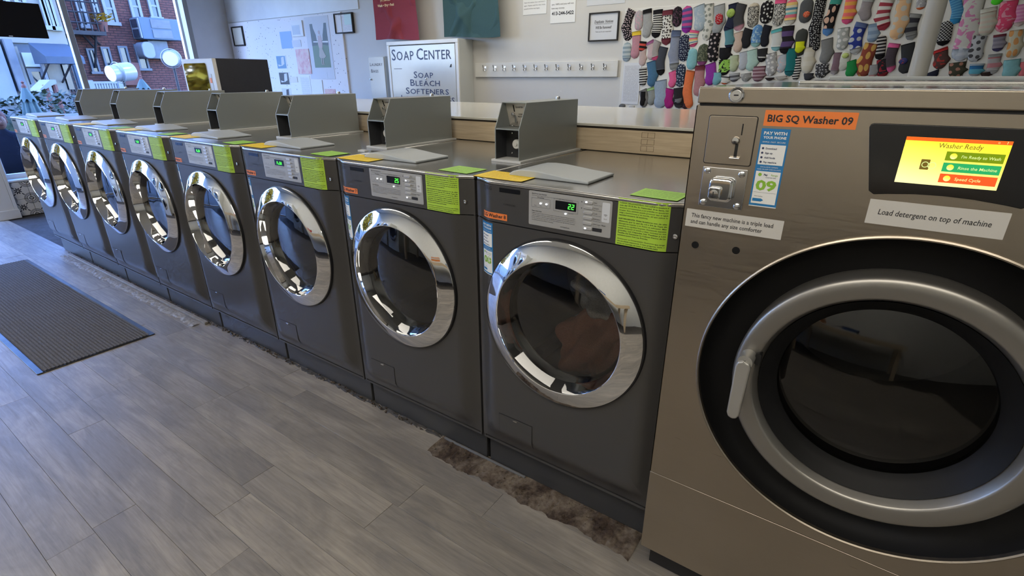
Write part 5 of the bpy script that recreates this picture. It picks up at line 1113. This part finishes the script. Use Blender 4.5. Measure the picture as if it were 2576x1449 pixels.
for k, (cr_, cx, cy_, tx, ty, wd_, ov, bo, pat, cu, to, lab) in enumerate(S):
    s_, ox = (4.6, 1540) if cr_ == 'A' else (4.806, 2040)
    P = lambda x, y: W3(ox + x / s_, y / s_, .02)
    c_, t_ = P(cx, cy_), P(tx, ty); dx, dy = tx - cx, ty - cy_; ln = math.hypot(dx, dy)
    b_ = P((cx + tx) / 2 + bo * 1.8, (cy_ + ty) / 2 + ln * .04)
    wm = P(cx + wd_ / 2, cy_).x - P(cx - wd_ / 2, cy_).x; wm *= 1.10
    lift = .0005 + (.011 if ('over' in lab or ' patch' in lab or 'half over' in lab) else 0.0) + (k % 4) * .0008; thick = .011 if wm > .06 else .008
    pat = tuple(pat) + (None,) * (4 - len(pat)); mt = sockmat(pat[0], pat[1], pat[2], pat[3] or 1.0)
    org = ((c_.x + t_.x) / 2, WALL_Y - .0125 - lift, (c_.z + t_.z) / 2)
    v0, v1 = (.14 if cu else 0), (.80 if to else 1)
    o = tag(sock_part('sock', None, sock_geo(c_, b_, t_, wm, ov, v0, v1, lift, thick), mt, org), lab, 'sock', 'lost socks pinned to the wall boards')
    if cu: sock_part('cuff', o, sock_geo(c_, b_, t_, wm * 1.04, ov, 0, .145, lift, thick * 1.1), sockmat('plain', cu), org)
    if to: sock_part('toe', o, sock_geo(c_, b_, t_, wm * 1.01, ov, .795, 1, lift, thick * 1.05), sockmat('plain', to), org)

# ================================================================== across the aisle (mirrored in the chrome)
ft = tag(empty('folding_table', (-.6, -3.0, 0)), 'wood-edged folding table mirrored in the chrome doors', 'table')
MB().box(-2.2, 2.2, -.42, .42, .86, .90).build('table_top', 'laminate', ft, bevel=.003); MB().box(-2.2, 2.2, .42, .45, .80, .902).build('wood_edge', 'lumber', ft, bevel=.003)
for a in (-2.1, 0, 2.1):
    for b in (-.36, .36): MB().box(a - .035, a + .035, b - .035, b + .035, 0, .86).build('leg', 'lumber', ft, bevel=.004)
for (x, n_, mt, lab) in ((-1.9, 4, 'cloth_red', 'stack of folded red clothes on the folding table'), (-1.2, 3, 'cloth_white', 'stack of folded white linen on the folding table'), (-.3, 5, 'cloth_orange', 'stack of folded orange towels on the folding table'), (.5, 3, 'cloth_blue', 'stack of folded blue clothes on the folding table')):
    t = tag(empty('folded_laundry', (x, -2.95, .90)), lab, 'laundry', 'folded laundry on the table across the aisle')
    for k in range(n_):
        a = random.uniform(-.01, .01); MB().rrect(-.17 + a, .17 + a, k * .036, k * .036 + .034, .016, 'y', -.14, .14).build('folded_piece', mt if k % 3 else 'cloth_white', t, bevel=.006)
for (x, lab) in ((-4.6, 'white stacked dryer by the window across the aisle'), (-3.7, 'white stacked dryer next to the folding table across the aisle')):
    d = tag(empty('tumble_dryer', (x, -3.22, 0)), lab, 'dryer', 'dryers across the aisle')
    MB().box(-.38, .38, -.36, .33, 0, 1.95).build('cabinet', 'cab_white', d, bevel=.006)
    for zz in (.55, 1.45):
        dd_ = MB().lathe([(.0005, .365), (.20, .365), (.27, .36), (.29, .345), (.29, .33)], 0, zz, 48).build('door', 'chrome_soft', d); MB().lathe([(.0005, .370), (.20, .368)], 0, zz, 48).build('door_window', 'black_gloss', dd_)
        MB().box(-.30, .30, .33, .338, zz + .33, zz + .40).build('control_strip', 'panel_silver', d)

# ================================================================== outside the window
GZ = -.5
struct('ground_outside', MB().box(-60, -8.2, -40, 60, GZ - .1, GZ).box(-8.25, -7.07, -6, 8, GZ - .1, -.06), 'asphalt', 'grey pavement outside the shop window', 'ground')
def X_(px, py, X): q = hit(px, py, 'x', X); return q.y, q.z
# brick building
XB = -26.0
def far(mb_fn=None): pass
bk = tag(empty('brick_building', (XB, 9.0, GZ)), 'red brick apartment building with fire escape across the street', 'building')
def fb(mb): return mb.map(lambda x, y, z: (x - XB, y - 9.0, z - GZ))
yL = X_(168, 120, XB)[0]
fb(MB().box(XB - 6, XB, yL, 24, GZ, 6.6)).build('wall', 'brick', bk)
def fwin(X, x0, x1, y0, y1, parent, fx, depth=.10, lintel=True, rail=True, tw_=.10, glass='far_glass', trim='white_trim'):
    a, b = X_((x0 + x1) / 2 - (x1 - x0) / 2, (y0 + y1) / 2, X)[0], X_((x0 + x1) / 2 + (x1 - x0) / 2, (y0 + y1) / 2, X)[0]; zb, zt = X_((x0 + x1) / 2, y1, X)[1], X_((x0 + x1) / 2, y0, X)[1]
    f = fx(MB().box(X - .02, X + depth, a, a + tw_, zb, zt).box(X - .02, X + depth, b - tw_, b, zb, zt).box(X - .02, X + depth, a + tw_, b - tw_, zt - tw_, zt).box(X - .02, X + depth + .05, a - .05, b + .05, zb - tw_ * 1.3, zb)).build('window_frame', trim, parent)
    fx(MB().box(X + .01, X + .03, a + tw_, b - tw_, zb, zt - tw_)).build('pane', glass, f)
    if rail: fx(MB().box(X + .02, X + depth * .8, a + tw_, b - tw_, (zb + zt) / 2 - tw_ * .4, (zb + zt) / 2 + tw_ * .4)).build('sash_rail', trim, f)
for q in ((192, 214, -12, 62), (228, 246, -12, 45), (258, 288, -12, 55), (325, 352, -12, 45), (372, 398, -12, 42)): fwin(XB, *q, bk, fb)
for q in ((222, 244, 122, 180), (258, 280, 118, 176), (300, 324, 116, 172), (342, 368, 112, 172)): fwin(XB, *q, bk, fb, trim='stone_grey', rail=False, tw_=.07)
# bay window
a0, z0 = X_(340, 100, XB); a1, z1 = X_(424, 52, XB); by = tag(empty('bay_window', (XB, (a0 + a1) / 2, z0)), 'blue boxed bay window hanging on the brick facade', 'bay window'); w, h = (a1 - a0) / 2, z1 - z0
MB().box(.02, .8, -w, w, 0, h).build('box', 'bay_blue', by, bevel=.03)
MB().box(.05, .8, -w - .05, -w, .04, h - .04).build('side_panel', 'white_trim', by)
for k in range(2): MB().box(.15, .70, -w - .07, -w - .04, h * (.08 + .47 * k), h * (.45 + .45 * k)).build('side_pane', 'far_glass', by)
for k in range(2): MB().box(.79, .83, -w * .45, w * .55, h * (.08 + .45 * k), h * (.45 + .47 * k)).build('front_pane', 'stone_grey', by)
# grey box, awning plate and board under the bay
q0, q1 = X_(375, 148, XB + .2), X_(412, 104, XB + .2)
tag(MB().box(XB + .02, XB + .5, q0[0], q1[0], q0[1], q1[1]).build('vent_box', 'stone_grey', bevel=.03), 'grey vent box under the blue bay window', 'vent box')
q0, q1 = X_(360, 147, XB + .6), X_(381, 106, XB + .6)
tag(MB().prism(rr(q0[0], q1[0], q0[1], q1[1], .20, 6), 'x', XB + .05, XB + .75).build('vent_hood', 'white_trim', bevel=.03), 'white rounded hood beside the grey vent box', 'vent hood')
q0, q1 = X_(310, 215, XB + .5), X_(346, 158, XB + .5)
tag(MB().box(XB + .03, XB + .6, q0[0], q1[0], q0[1], q1[1]).build('dark_shed', 'red_wood', bevel=.02), 'dark brown boxed entrance on the brick facade', 'shed')
# fire escape
fe = tag(empty('fire_escape', (XB + .1, 8, 2)), 'dark iron fire escape on the brick facade', 'fire escape')
def ff(mb): return mb.map(lambda x, y, z: (x - XB - .1, y - 8, z - 2))
pa = X_(128, 74, XB + .9); pb_ = X_(262, 68, XB + .9)
ff(MB().box(XB + .05, XB + .95, pa[0], pb_[0], pa[1] - .12, pa[1] + .02)).build('platform', 'iron', fe)
for k in range(4):
    z = pa[1] + .30 + k * .36; ff(MB().tube([(XB + .92, pa[0], z), (XB + .92, pb_[0], z)], .028, 6)).build('rail', 'iron', fe)
for k in range(9):
    y = pa[0] + (pb_[0] - pa[0]) * k / 8; ff(MB().tube([(XB + .92, y, pa[1]), (XB + .92, y, pa[1] + 1.4)], .025, 6)).build('baluster', 'iron', fe)
for (p0, p1) in (((188, 72), (246, 118)), ((205, 72), (262, 112)), ((236, 76), (250, 170))):
    u, v = X_(*p0, XB + .5), X_(*p1, XB + .5); ff(MB().tube([(XB + .7, u[0], u[1]), (XB + .1, v[0], v[1])], .045, 6)).build('brace', 'iron', fe)
for k in range(9):
    u, v = X_(115 + k * 2.4, 2 + k * 8.2, XB + 1), X_(150 + k * 2.6, 1 + k * 8.2, XB + 1); ff(MB().tube([(XB + 1, u[0], u[1]), (XB + 1, v[0], v[1])], .030, 6)).build('stair_tread', 'iron', fe)
for dx_ in (0, 8):
    u, v = X_(138 + dx_, 80, XB + 1.1), X_(183 + dx_, 232, XB + 1.1); ff(MB().tube([(XB + 1.1, u[0], u[1]), (XB + 1.1, v[0], v[1])], .035, 6)).build('ladder_stile', 'iron', fe)
for k in range(9):
    t_ = k / 9; u, v = X_(140 + 45 * t_, 86 + 145 * t_, XB + 1.1), X_(148 + 45 * t_, 86 + 145 * t_, XB + 1.1); ff(MB().tube([(XB + 1.1, u[0], u[1]), (XB + 1.1, v[0], v[1])], .022, 6)).build('ladder_rung', 'iron', fe)
u, v = X_(168, 100, XB + .3), X_(186, 160, XB + .3)
tag(MB().tube([(XB + .3, u[0] + .25, u[1] + .1), (XB + .3, u[0], u[1]), (XB + .3, v[0], v[1] - 3)], .11, 10).build('downpipe', 'bay_blue'), 'pale blue downpipe at the corner of the brick building', 'pipe')
u = X_(250, 38, XB + .8)
fp = tag(empty('flower_pot', (XB + .75, u[0], pa[1] + .02)), 'terracotta pot with yellow-green plant on the fire escape', 'flower pot')
MB().lathe([(.0005, 0), (.15, 0), (.22, .36), (.20, .36), (.0005, .33)], 0, 0, 16, 'z').build('pot', 'red_wood', fp)
lf = MB()
for k in range(60):
    a = random.uniform(0, 6.28); r_ = random.uniform(.05, .38); z = .34 + random.uniform(0, .28); s_ = .11
    lf.add([(r_ * math.cos(a), r_ * math.sin(a), z), (r_ * math.cos(a) + s_, r_ * math.sin(a), z + .03), (r_ * math.cos(a) + s_, r_ * math.sin(a) + s_, z + .06), (r_ * math.cos(a), r_ * math.sin(a) + s_, z + .02)], [(0, 1, 2, 3)])
lf.build('foliage', 'leaf_yellow', fp, smooth=False)
# cream building with blue awning at left
XC = -22.0
cb_ = tag(empty('cream_building', (XC, 4, GZ)), 'cream and grey shopfront building at the left across the street', 'building')
def fc(mb): return mb.map(lambda x, y, z: (x - XC, y - 4, z - GZ))
yR = X_(152, 150, XC)[0]
fc(MB().box(XC - 6, XC, -1.5, yR, GZ, 6.2)).build('wall', 'stone_grey', cb_)
def slab(nm, x0, x1, y0, y1, mt, d0=0, d1=.15):
    my = (y0 + y1) / 2; a, b = X_(x0, my, XC)[0], X_(x1, my, XC)[0]; zb, zt = X_((x0 + x1) / 2, y1, XC)[1], X_((x0 + x1) / 2, y0, XC)[1]
    return fc(MB().box(XC + d0, XC + d1, a, b, zb, zt)).build(nm, mt, cb_)
slab('stucco_panel', 118, 156, 146, 236, 'cream_stucco'); slab('corner_board', 106, 114, 142, 238, 'white_trim', 0, .25); slab('dark_door', 158, 172, 150, 225, 'far_glass', 0, .2)
slab('upper_wall', -60, 150, -10, 108, 'cream_stucco', 0, .1); slab('white_pilaster', -30, 16, 95, 260, 'white_trim', 0, .3)
for q in ((-20, 24, -8, 22), (36, 66, -8, 26), (104, 118, -8, 64), (120, 136, -8, 66)): fwin(XC + .1, *q, cb_, fc)
fwin(XC, 70, 112, 172, 212, cb_, fc, rail=False); slab('window_board', 56, 100, 133, 168, 'paper_grey', 0, .12); slab('column', 44, 52, 118, 230, 'cream_stucco', 0, .4); slab('tile_column', 20, 40, 100, 230, 'stone_grey', 0, .45)
aw = tag(empty('awning', (XC, 5, 2)), 'slate blue awning over the cream shopfront', 'awning')
a0, a1 = X_(34, 125, XC + .1), X_(154, 110, XC + .1); zt = X_(95, 110, XC + .1)[1]; zb = X_(110, 142, XC + 1.4)[1]
MB().prism([(XC + .52, zt), (XC + 1.7, zb), (XC + 1.7, zb - .2), (XC + .52, zb - .2)], 'y', a0[0] + .3, a1[0]).map(lambda x, y, z: (x - XC, y - 5, z - 2)).build('canvas', 'awning', aw)
MB().tube([(XC + .02, a0[0] + .4, zb - .8), (XC + 1.65, a0[0] + .4, zb - .1)], .03, 6).tube([(XC + .02, a1[0] - .3, zb - .8), (XC + 1.65, a1[0] - .3, zb - .1)], .03, 6).map(lambda x, y, z: (x - XC, y - 5, z - 2)).build('support_arms', 'iron', aw)
# small timber porch roof
XR = -17.0; u, v = X_(88, 224, XR), X_(130, 212, XR)
pr = tag(empty('porch_roof', (XR, (u[0] + v[0]) / 2, u[1])), 'small red timber porch roof before the cream building', 'porch roof'); w = (v[0] - u[0]) / 2
MB().prism([(-w, 0), (w * .4, .22), (w, .22), (w, .14), (-w, -.06)], 'x', -.4, .4).build('roof', 'white_trim', pr)
for s_ in (-.2, .8): MB().tube([(.3, w * s_, .1), (.3, w * s_, -1.6 - u[1] + .0)], .06, 8).build('post', 'red_wood', pr)
# hedge
HXX = -11.2
hd = tag(empty('hedge', (HXX, 1.5, GZ)), 'dark green hedge in a planter outside the window', 'hedge'); h0 = X_(60, 262, HXX); 
lf = MB(); rh = random.Random(11)
topz = X_(120, 240, HXX)[1] - GZ; botz = .55
for k in range(5200):
    y = rh.uniform(-3.2, 3.2); x = rh.uniform(-.45, .45); z = botz + (topz - botz) * (rh.random() ** .6) * (1 + .06 * math.sin(y * 4)); s_ = rh.uniform(.03, .065); a, b = rh.uniform(0, 6.28), rh.uniform(-.9, .9)
    dx, dy, dz_ = math.cos(a) * s_, math.sin(a) * s_, b * s_; ex, ey, ez = -math.sin(a) * s_ * .55, math.cos(a) * s_ * .55, rh.uniform(-.5, .5) * s_
    lf.add([(x - dx, y - dy, z - dz_), (x + ex, y + ey, z + ez), (x + dx, y + dy, z + dz_), (x - ex, y - ey, z - ez)], [(0, 1, 2, 3)])
lf.build('foliage', 'leaf_dark', hd, smooth=False); MB().box(-.4, .4, -3.2, 3.2, .5, topz * .8).build('inner_growth', 'leaf_dark', hd, bevel=.1)
MB().box(-.55, .55, -3.3, 3.3, 0, .62).build('planter', 'stone_grey', hd, bevel=.02)
# umbrellas
def umbrella(px, pyt, X, wpx, label):
    y, z = X_(px, pyt, X); sc_ = (X_(px + wpx, pyt, X)[0] - y) / 2; u_ = tag(empty('patio_umbrella', (X, y, GZ)), label, 'umbrella', 'closed umbrellas outside the window'); H = z - GZ
    def can(u, v):
        t_ = 2 * PI * u; z_ = .14 + v * 1.5; r_ = sc_ * min(1.62, .55 + 1.95 * (z_ - .14)) * (1 + .16 * math.cos(8 * t_)); return (r_ * math.cos(t_), r_ * math.sin(t_), H - z_)
    MB().grid(can, 96, 16).build('canopy', 'umbrella_teal', u_, ang=3)
    def flap(u, v):
        t_ = 2 * PI * u; r_ = sc_ * (.18 + .86 * v) * (1 + .10 * v * math.cos(8 * t_)); return (r_ * math.cos(t_), r_ * math.sin(t_), H - .02 - v * (.21 + .025 * math.cos(8 * t_)))
    MB().grid(flap, 96, 6).build('top_flap', 'umbrella_teal', u_, ang=3)
    MB().tube([(0, 0, 0), (0, 0, H - .02)], .03, 10).build('pole', 'red_wood', u_); MB().lathe([(.0005, H + .06), (.022, H + .035), (.012, H + .015), (.03, H - .02)], 0, 0, 12, 'z').build('finial', 'red_wood', u_)
umbrella(58, 213, -10.0, 42, 'closed teal patio umbrella before the hedge at the left')
umbrella(354, 196, -13.0, 34, 'closed teal patio umbrella behind the coin boxes')
# spotlights
def spot(px, py, X, L_, label, yaw, pitch):
    y, z = X_(px, py, X); s_ = tag(empty('round_floodlight', (X, y, GZ)), label, 'floodlight', 'white drum floodlights outside the window')
    R_ = Matrix.Rotation(yaw, 4, 'Z') @ Matrix.Rotation(pitch, 4, 'Y'); H = z - GZ
    def T(mb): return mb.map(lambda a, b, c: tuple((R_ @ Vector((a, b, c))) + Vector((0, 0, H))))
    r_ = L_ * .34
    T(MB().lathe([(r_ * 1.05, -L_ * .5), (r_ * 1.15, -L_ * .42), (r_ * 1.15, L_ * .15), (r_, L_ * .2), (r_, L_ * .5)], 0, 0, 32, 'x', close=True)).build('drum', 'lamp_white', s_)
    T(MB().lathe([(r_ * .96, L_ * .505), (.0005, L_ * .515)], 0, 0, 32, 'x')).build('lens', 'lamp_face', s_)
    T(MB().lathe([(r_ * 1.3, L_ * .12), (r_ * 1.36, L_ * .15), (r_ * 1.3, L_ * .18), (r_ * 1.24, L_ * .15), (r_ * 1.3, L_ * .12)], 0, 0, 32, 'x')).build('yoke', 'lamp_white', s_)
    MB().tube([(0, 0, 0), (0, 0, H - r_)], .025, 8).build('stand', 'iron', s_)
spot(305, 182, -12.6, .47, 'white drum floodlight on a stand before the brick building', math.radians(-75), .12)
spot(432, 147, -10.5, .38, 'glaring white floodlight by the window corner', math.radians(-30), .05)
# white railing
XQ = -15.0; u, v = X_(226, 205, XQ), X_(300, 205, XQ); rl = tag(empty('railing', (XQ, (u[0] + v[0]) / 2, GZ)), 'pale balustrade railing beyond the far coin boxes', 'railing'); w = (v[0] - u[0]) / 2; H = u[1] - GZ
MB().box(-.04, .04, -w, w, H - .05, H).build('top_rail', 'white_trim', rl); MB().box(-.04, .04, -w, w, H - .75, H - .7).build('bottom_rail', 'white_trim', rl)
for k in range(12): MB().box(-.025, .025, -w + 2 * w * k / 11 - .02, -w + 2 * w * k / 11 + .02, H - .7, H - .05).build('baluster', 'white_trim', rl)
for k in (-1, 1): MB().box(-.05, .05, k * w - .05, k * w + .05, 0, H + .03).build('post', 'white_trim', rl)
# yellow autumn tree (mirrored in the microwave door)
ty = tag(empty('autumn_tree', (-12.5, -3.6, GZ)), 'yellow-leaved autumn tree mirrored in the microwave door', 'tree'); lf = MB(); ra = random.Random(2)
MB().tube([(0, 0, 0), (.05, .05, 1.2), (0, .1, 2.6), (.1, 0, 4.2)], [.16, .13, .10, .05], 10).tube([(0, .05, 1.6), (.4, .7, 2.8)], [.07, .03], 8).tube([(0, .05, 1.8), (-.3, -.8, 3.0)], [.07, .03], 8).build('trunk', 'bark', ty)
for k in range(6000):
    a, e, r_ = ra.uniform(0, 6.28), ra.uniform(-1.2, 1.4), ra.random() ** .4 * 1.5; x, y, z = r_ * math.cos(a) * math.cos(e), r_ * math.sin(a) * math.cos(e) * 1.2, 2.5 + 1.5 * math.sin(e) * r_ / 1.5; s_ = ra.uniform(.06, .13); a = ra.uniform(0, 6.28); b = ra.uniform(-1, 1)
    lf.add([(x - s_ * math.cos(a), y - s_ * math.sin(a), z - b * s_), (x + s_ * math.sin(a), y - s_ * math.cos(a), z), (x + s_ * math.cos(a), y + s_ * math.sin(a), z + b * s_), (x - s_ * math.sin(a), y + s_ * math.cos(a), z)], [(0, 1, 2, 3)])
lf.build('foliage', 'leaf_yellow', ty, smooth=False)

# person outside the glass at the far left
XP = -8.1; yp, zp = X_(-4, 308, XP); gz = -.06
pn = tag(empty('person', (XP, yp, GZ)), 'person in dark navy clothes standing outside the glass at the far left', 'person')
HT = zp + .12 - GZ
def skin_body(name, pts, edges, mt, parent, sub=2, root=0):
    me = bpy.data.meshes.new(name); me.from_pydata([p_[0] for p_ in pts], edges, []); o = bpy.data.objects.new(name, me); col.objects.link(o); o.parent = parent
    md = o.modifiers.new('skin', 'SKIN'); sl = me.skin_vertices[0] if me.skin_vertices else None
    if sl is None:
        bm_ = bmesh.new(); bm_.from_mesh(me); bm_.verts.layers.skin.verify(); bm_.to_mesh(me); bm_.free(); sl = me.skin_vertices[0]
    for k_, p_ in enumerate(pts): sl.data[k_].radius = (p_[1], p_[1] * (p_[2] if len(p_) > 2 else 1)); sl.data[k_].use_root = (k_ == root)
    sb_ = o.modifiers.new('sub', 'SUBSURF'); sb_.levels = sb_.render_levels = sub
    me.materials.append(M[mt]); return o
k = HT / 1.72
bp = [((0, 0, .95 * k), .15, .8), ((0, 0, 1.15 * k), .15, .8), ((0, 0, 1.36 * k), .17, .7), ((0, 0, 1.46 * k), .07), ((.01, 0, 1.52 * k), .055),
      ((0, .19, 1.38 * k), .065), ((.03, .25, 1.12 * k), .052), ((.18, .22, .95 * k), .04), ((0, -.19, 1.38 * k), .065), ((.03, -.25, 1.12 * k), .052), ((.18, -.20, .95 * k), .04),
      ((0, .09, .90 * k), .10), ((.02, .10, .50 * k), .075), ((0, .10, .10), .05), ((.14, .11, .04), .04), ((0, -.09, .90 * k), .10), ((.02, -.10, .50 * k), .075), ((0, -.10, .10), .05), ((.14, -.11, .04), .04)]
skin_body('body', bp, [(0, 1), (1, 2), (2, 3), (3, 4), (2, 5), (5, 6), (6, 7), (2, 8), (8, 9), (9, 10), (0, 11), (11, 12), (12, 13), (13, 14), (0, 15), (15, 16), (16, 17), (17, 18)], 'navy_cloth', pn)
hz = 1.615 * k
hdm = MB().ball((.015, 0, hz), .095, .075, .115, 20, 14).ball((.11, 0, hz - .015), .016, .012, .022, 8, 6).ball((.02, .078, hz - .01), .02, .008, .03, 8, 6).ball((.02, -.078, hz - .01), .02, .008, .03, 8, 6)
he = hdm.build('head', 'skin', pn, ang=3)
for s_ in (-1, 1): MB().ball((.092, s_ * .03, hz + .005), .008, .012, .006, 8, 6).build('eye', 'ink', he)
MB().ball((.100, 0, hz - .055), .006, .022, .005, 8, 6).build('mouth', 'hair_red', he)
MB().ball((-.005, 0, hz + .03), .105, .088, .105, 20, 12).build('hair', 'hair_red', pn)
for s_ in (-1, 1):
    hd_ = MB().ball((.215, s_ * .21, .90 * k), .03, .018, .045, 10, 8)
    for f_ in range(4): hd_.tube([(.215 + .012 * (f_ - 1.5), s_ * .21, .865 * k), (.222 + .014 * (f_ - 1.5), s_ * .205, .83 * k - .006 * (1.5 - abs(f_ - 1.5))), (.218 + .013 * (f_ - 1.5), s_ * .195, .80 * k)], [.009, .0085, .007], 7)
    hd_.tube([(.235, s_ * .20, .90 * k), (.255, s_ * .19, .87 * k), (.255, s_ * .185, .845 * k)], [.010, .0095, .007], 7).build('hand', 'skin', pn, ang=3)
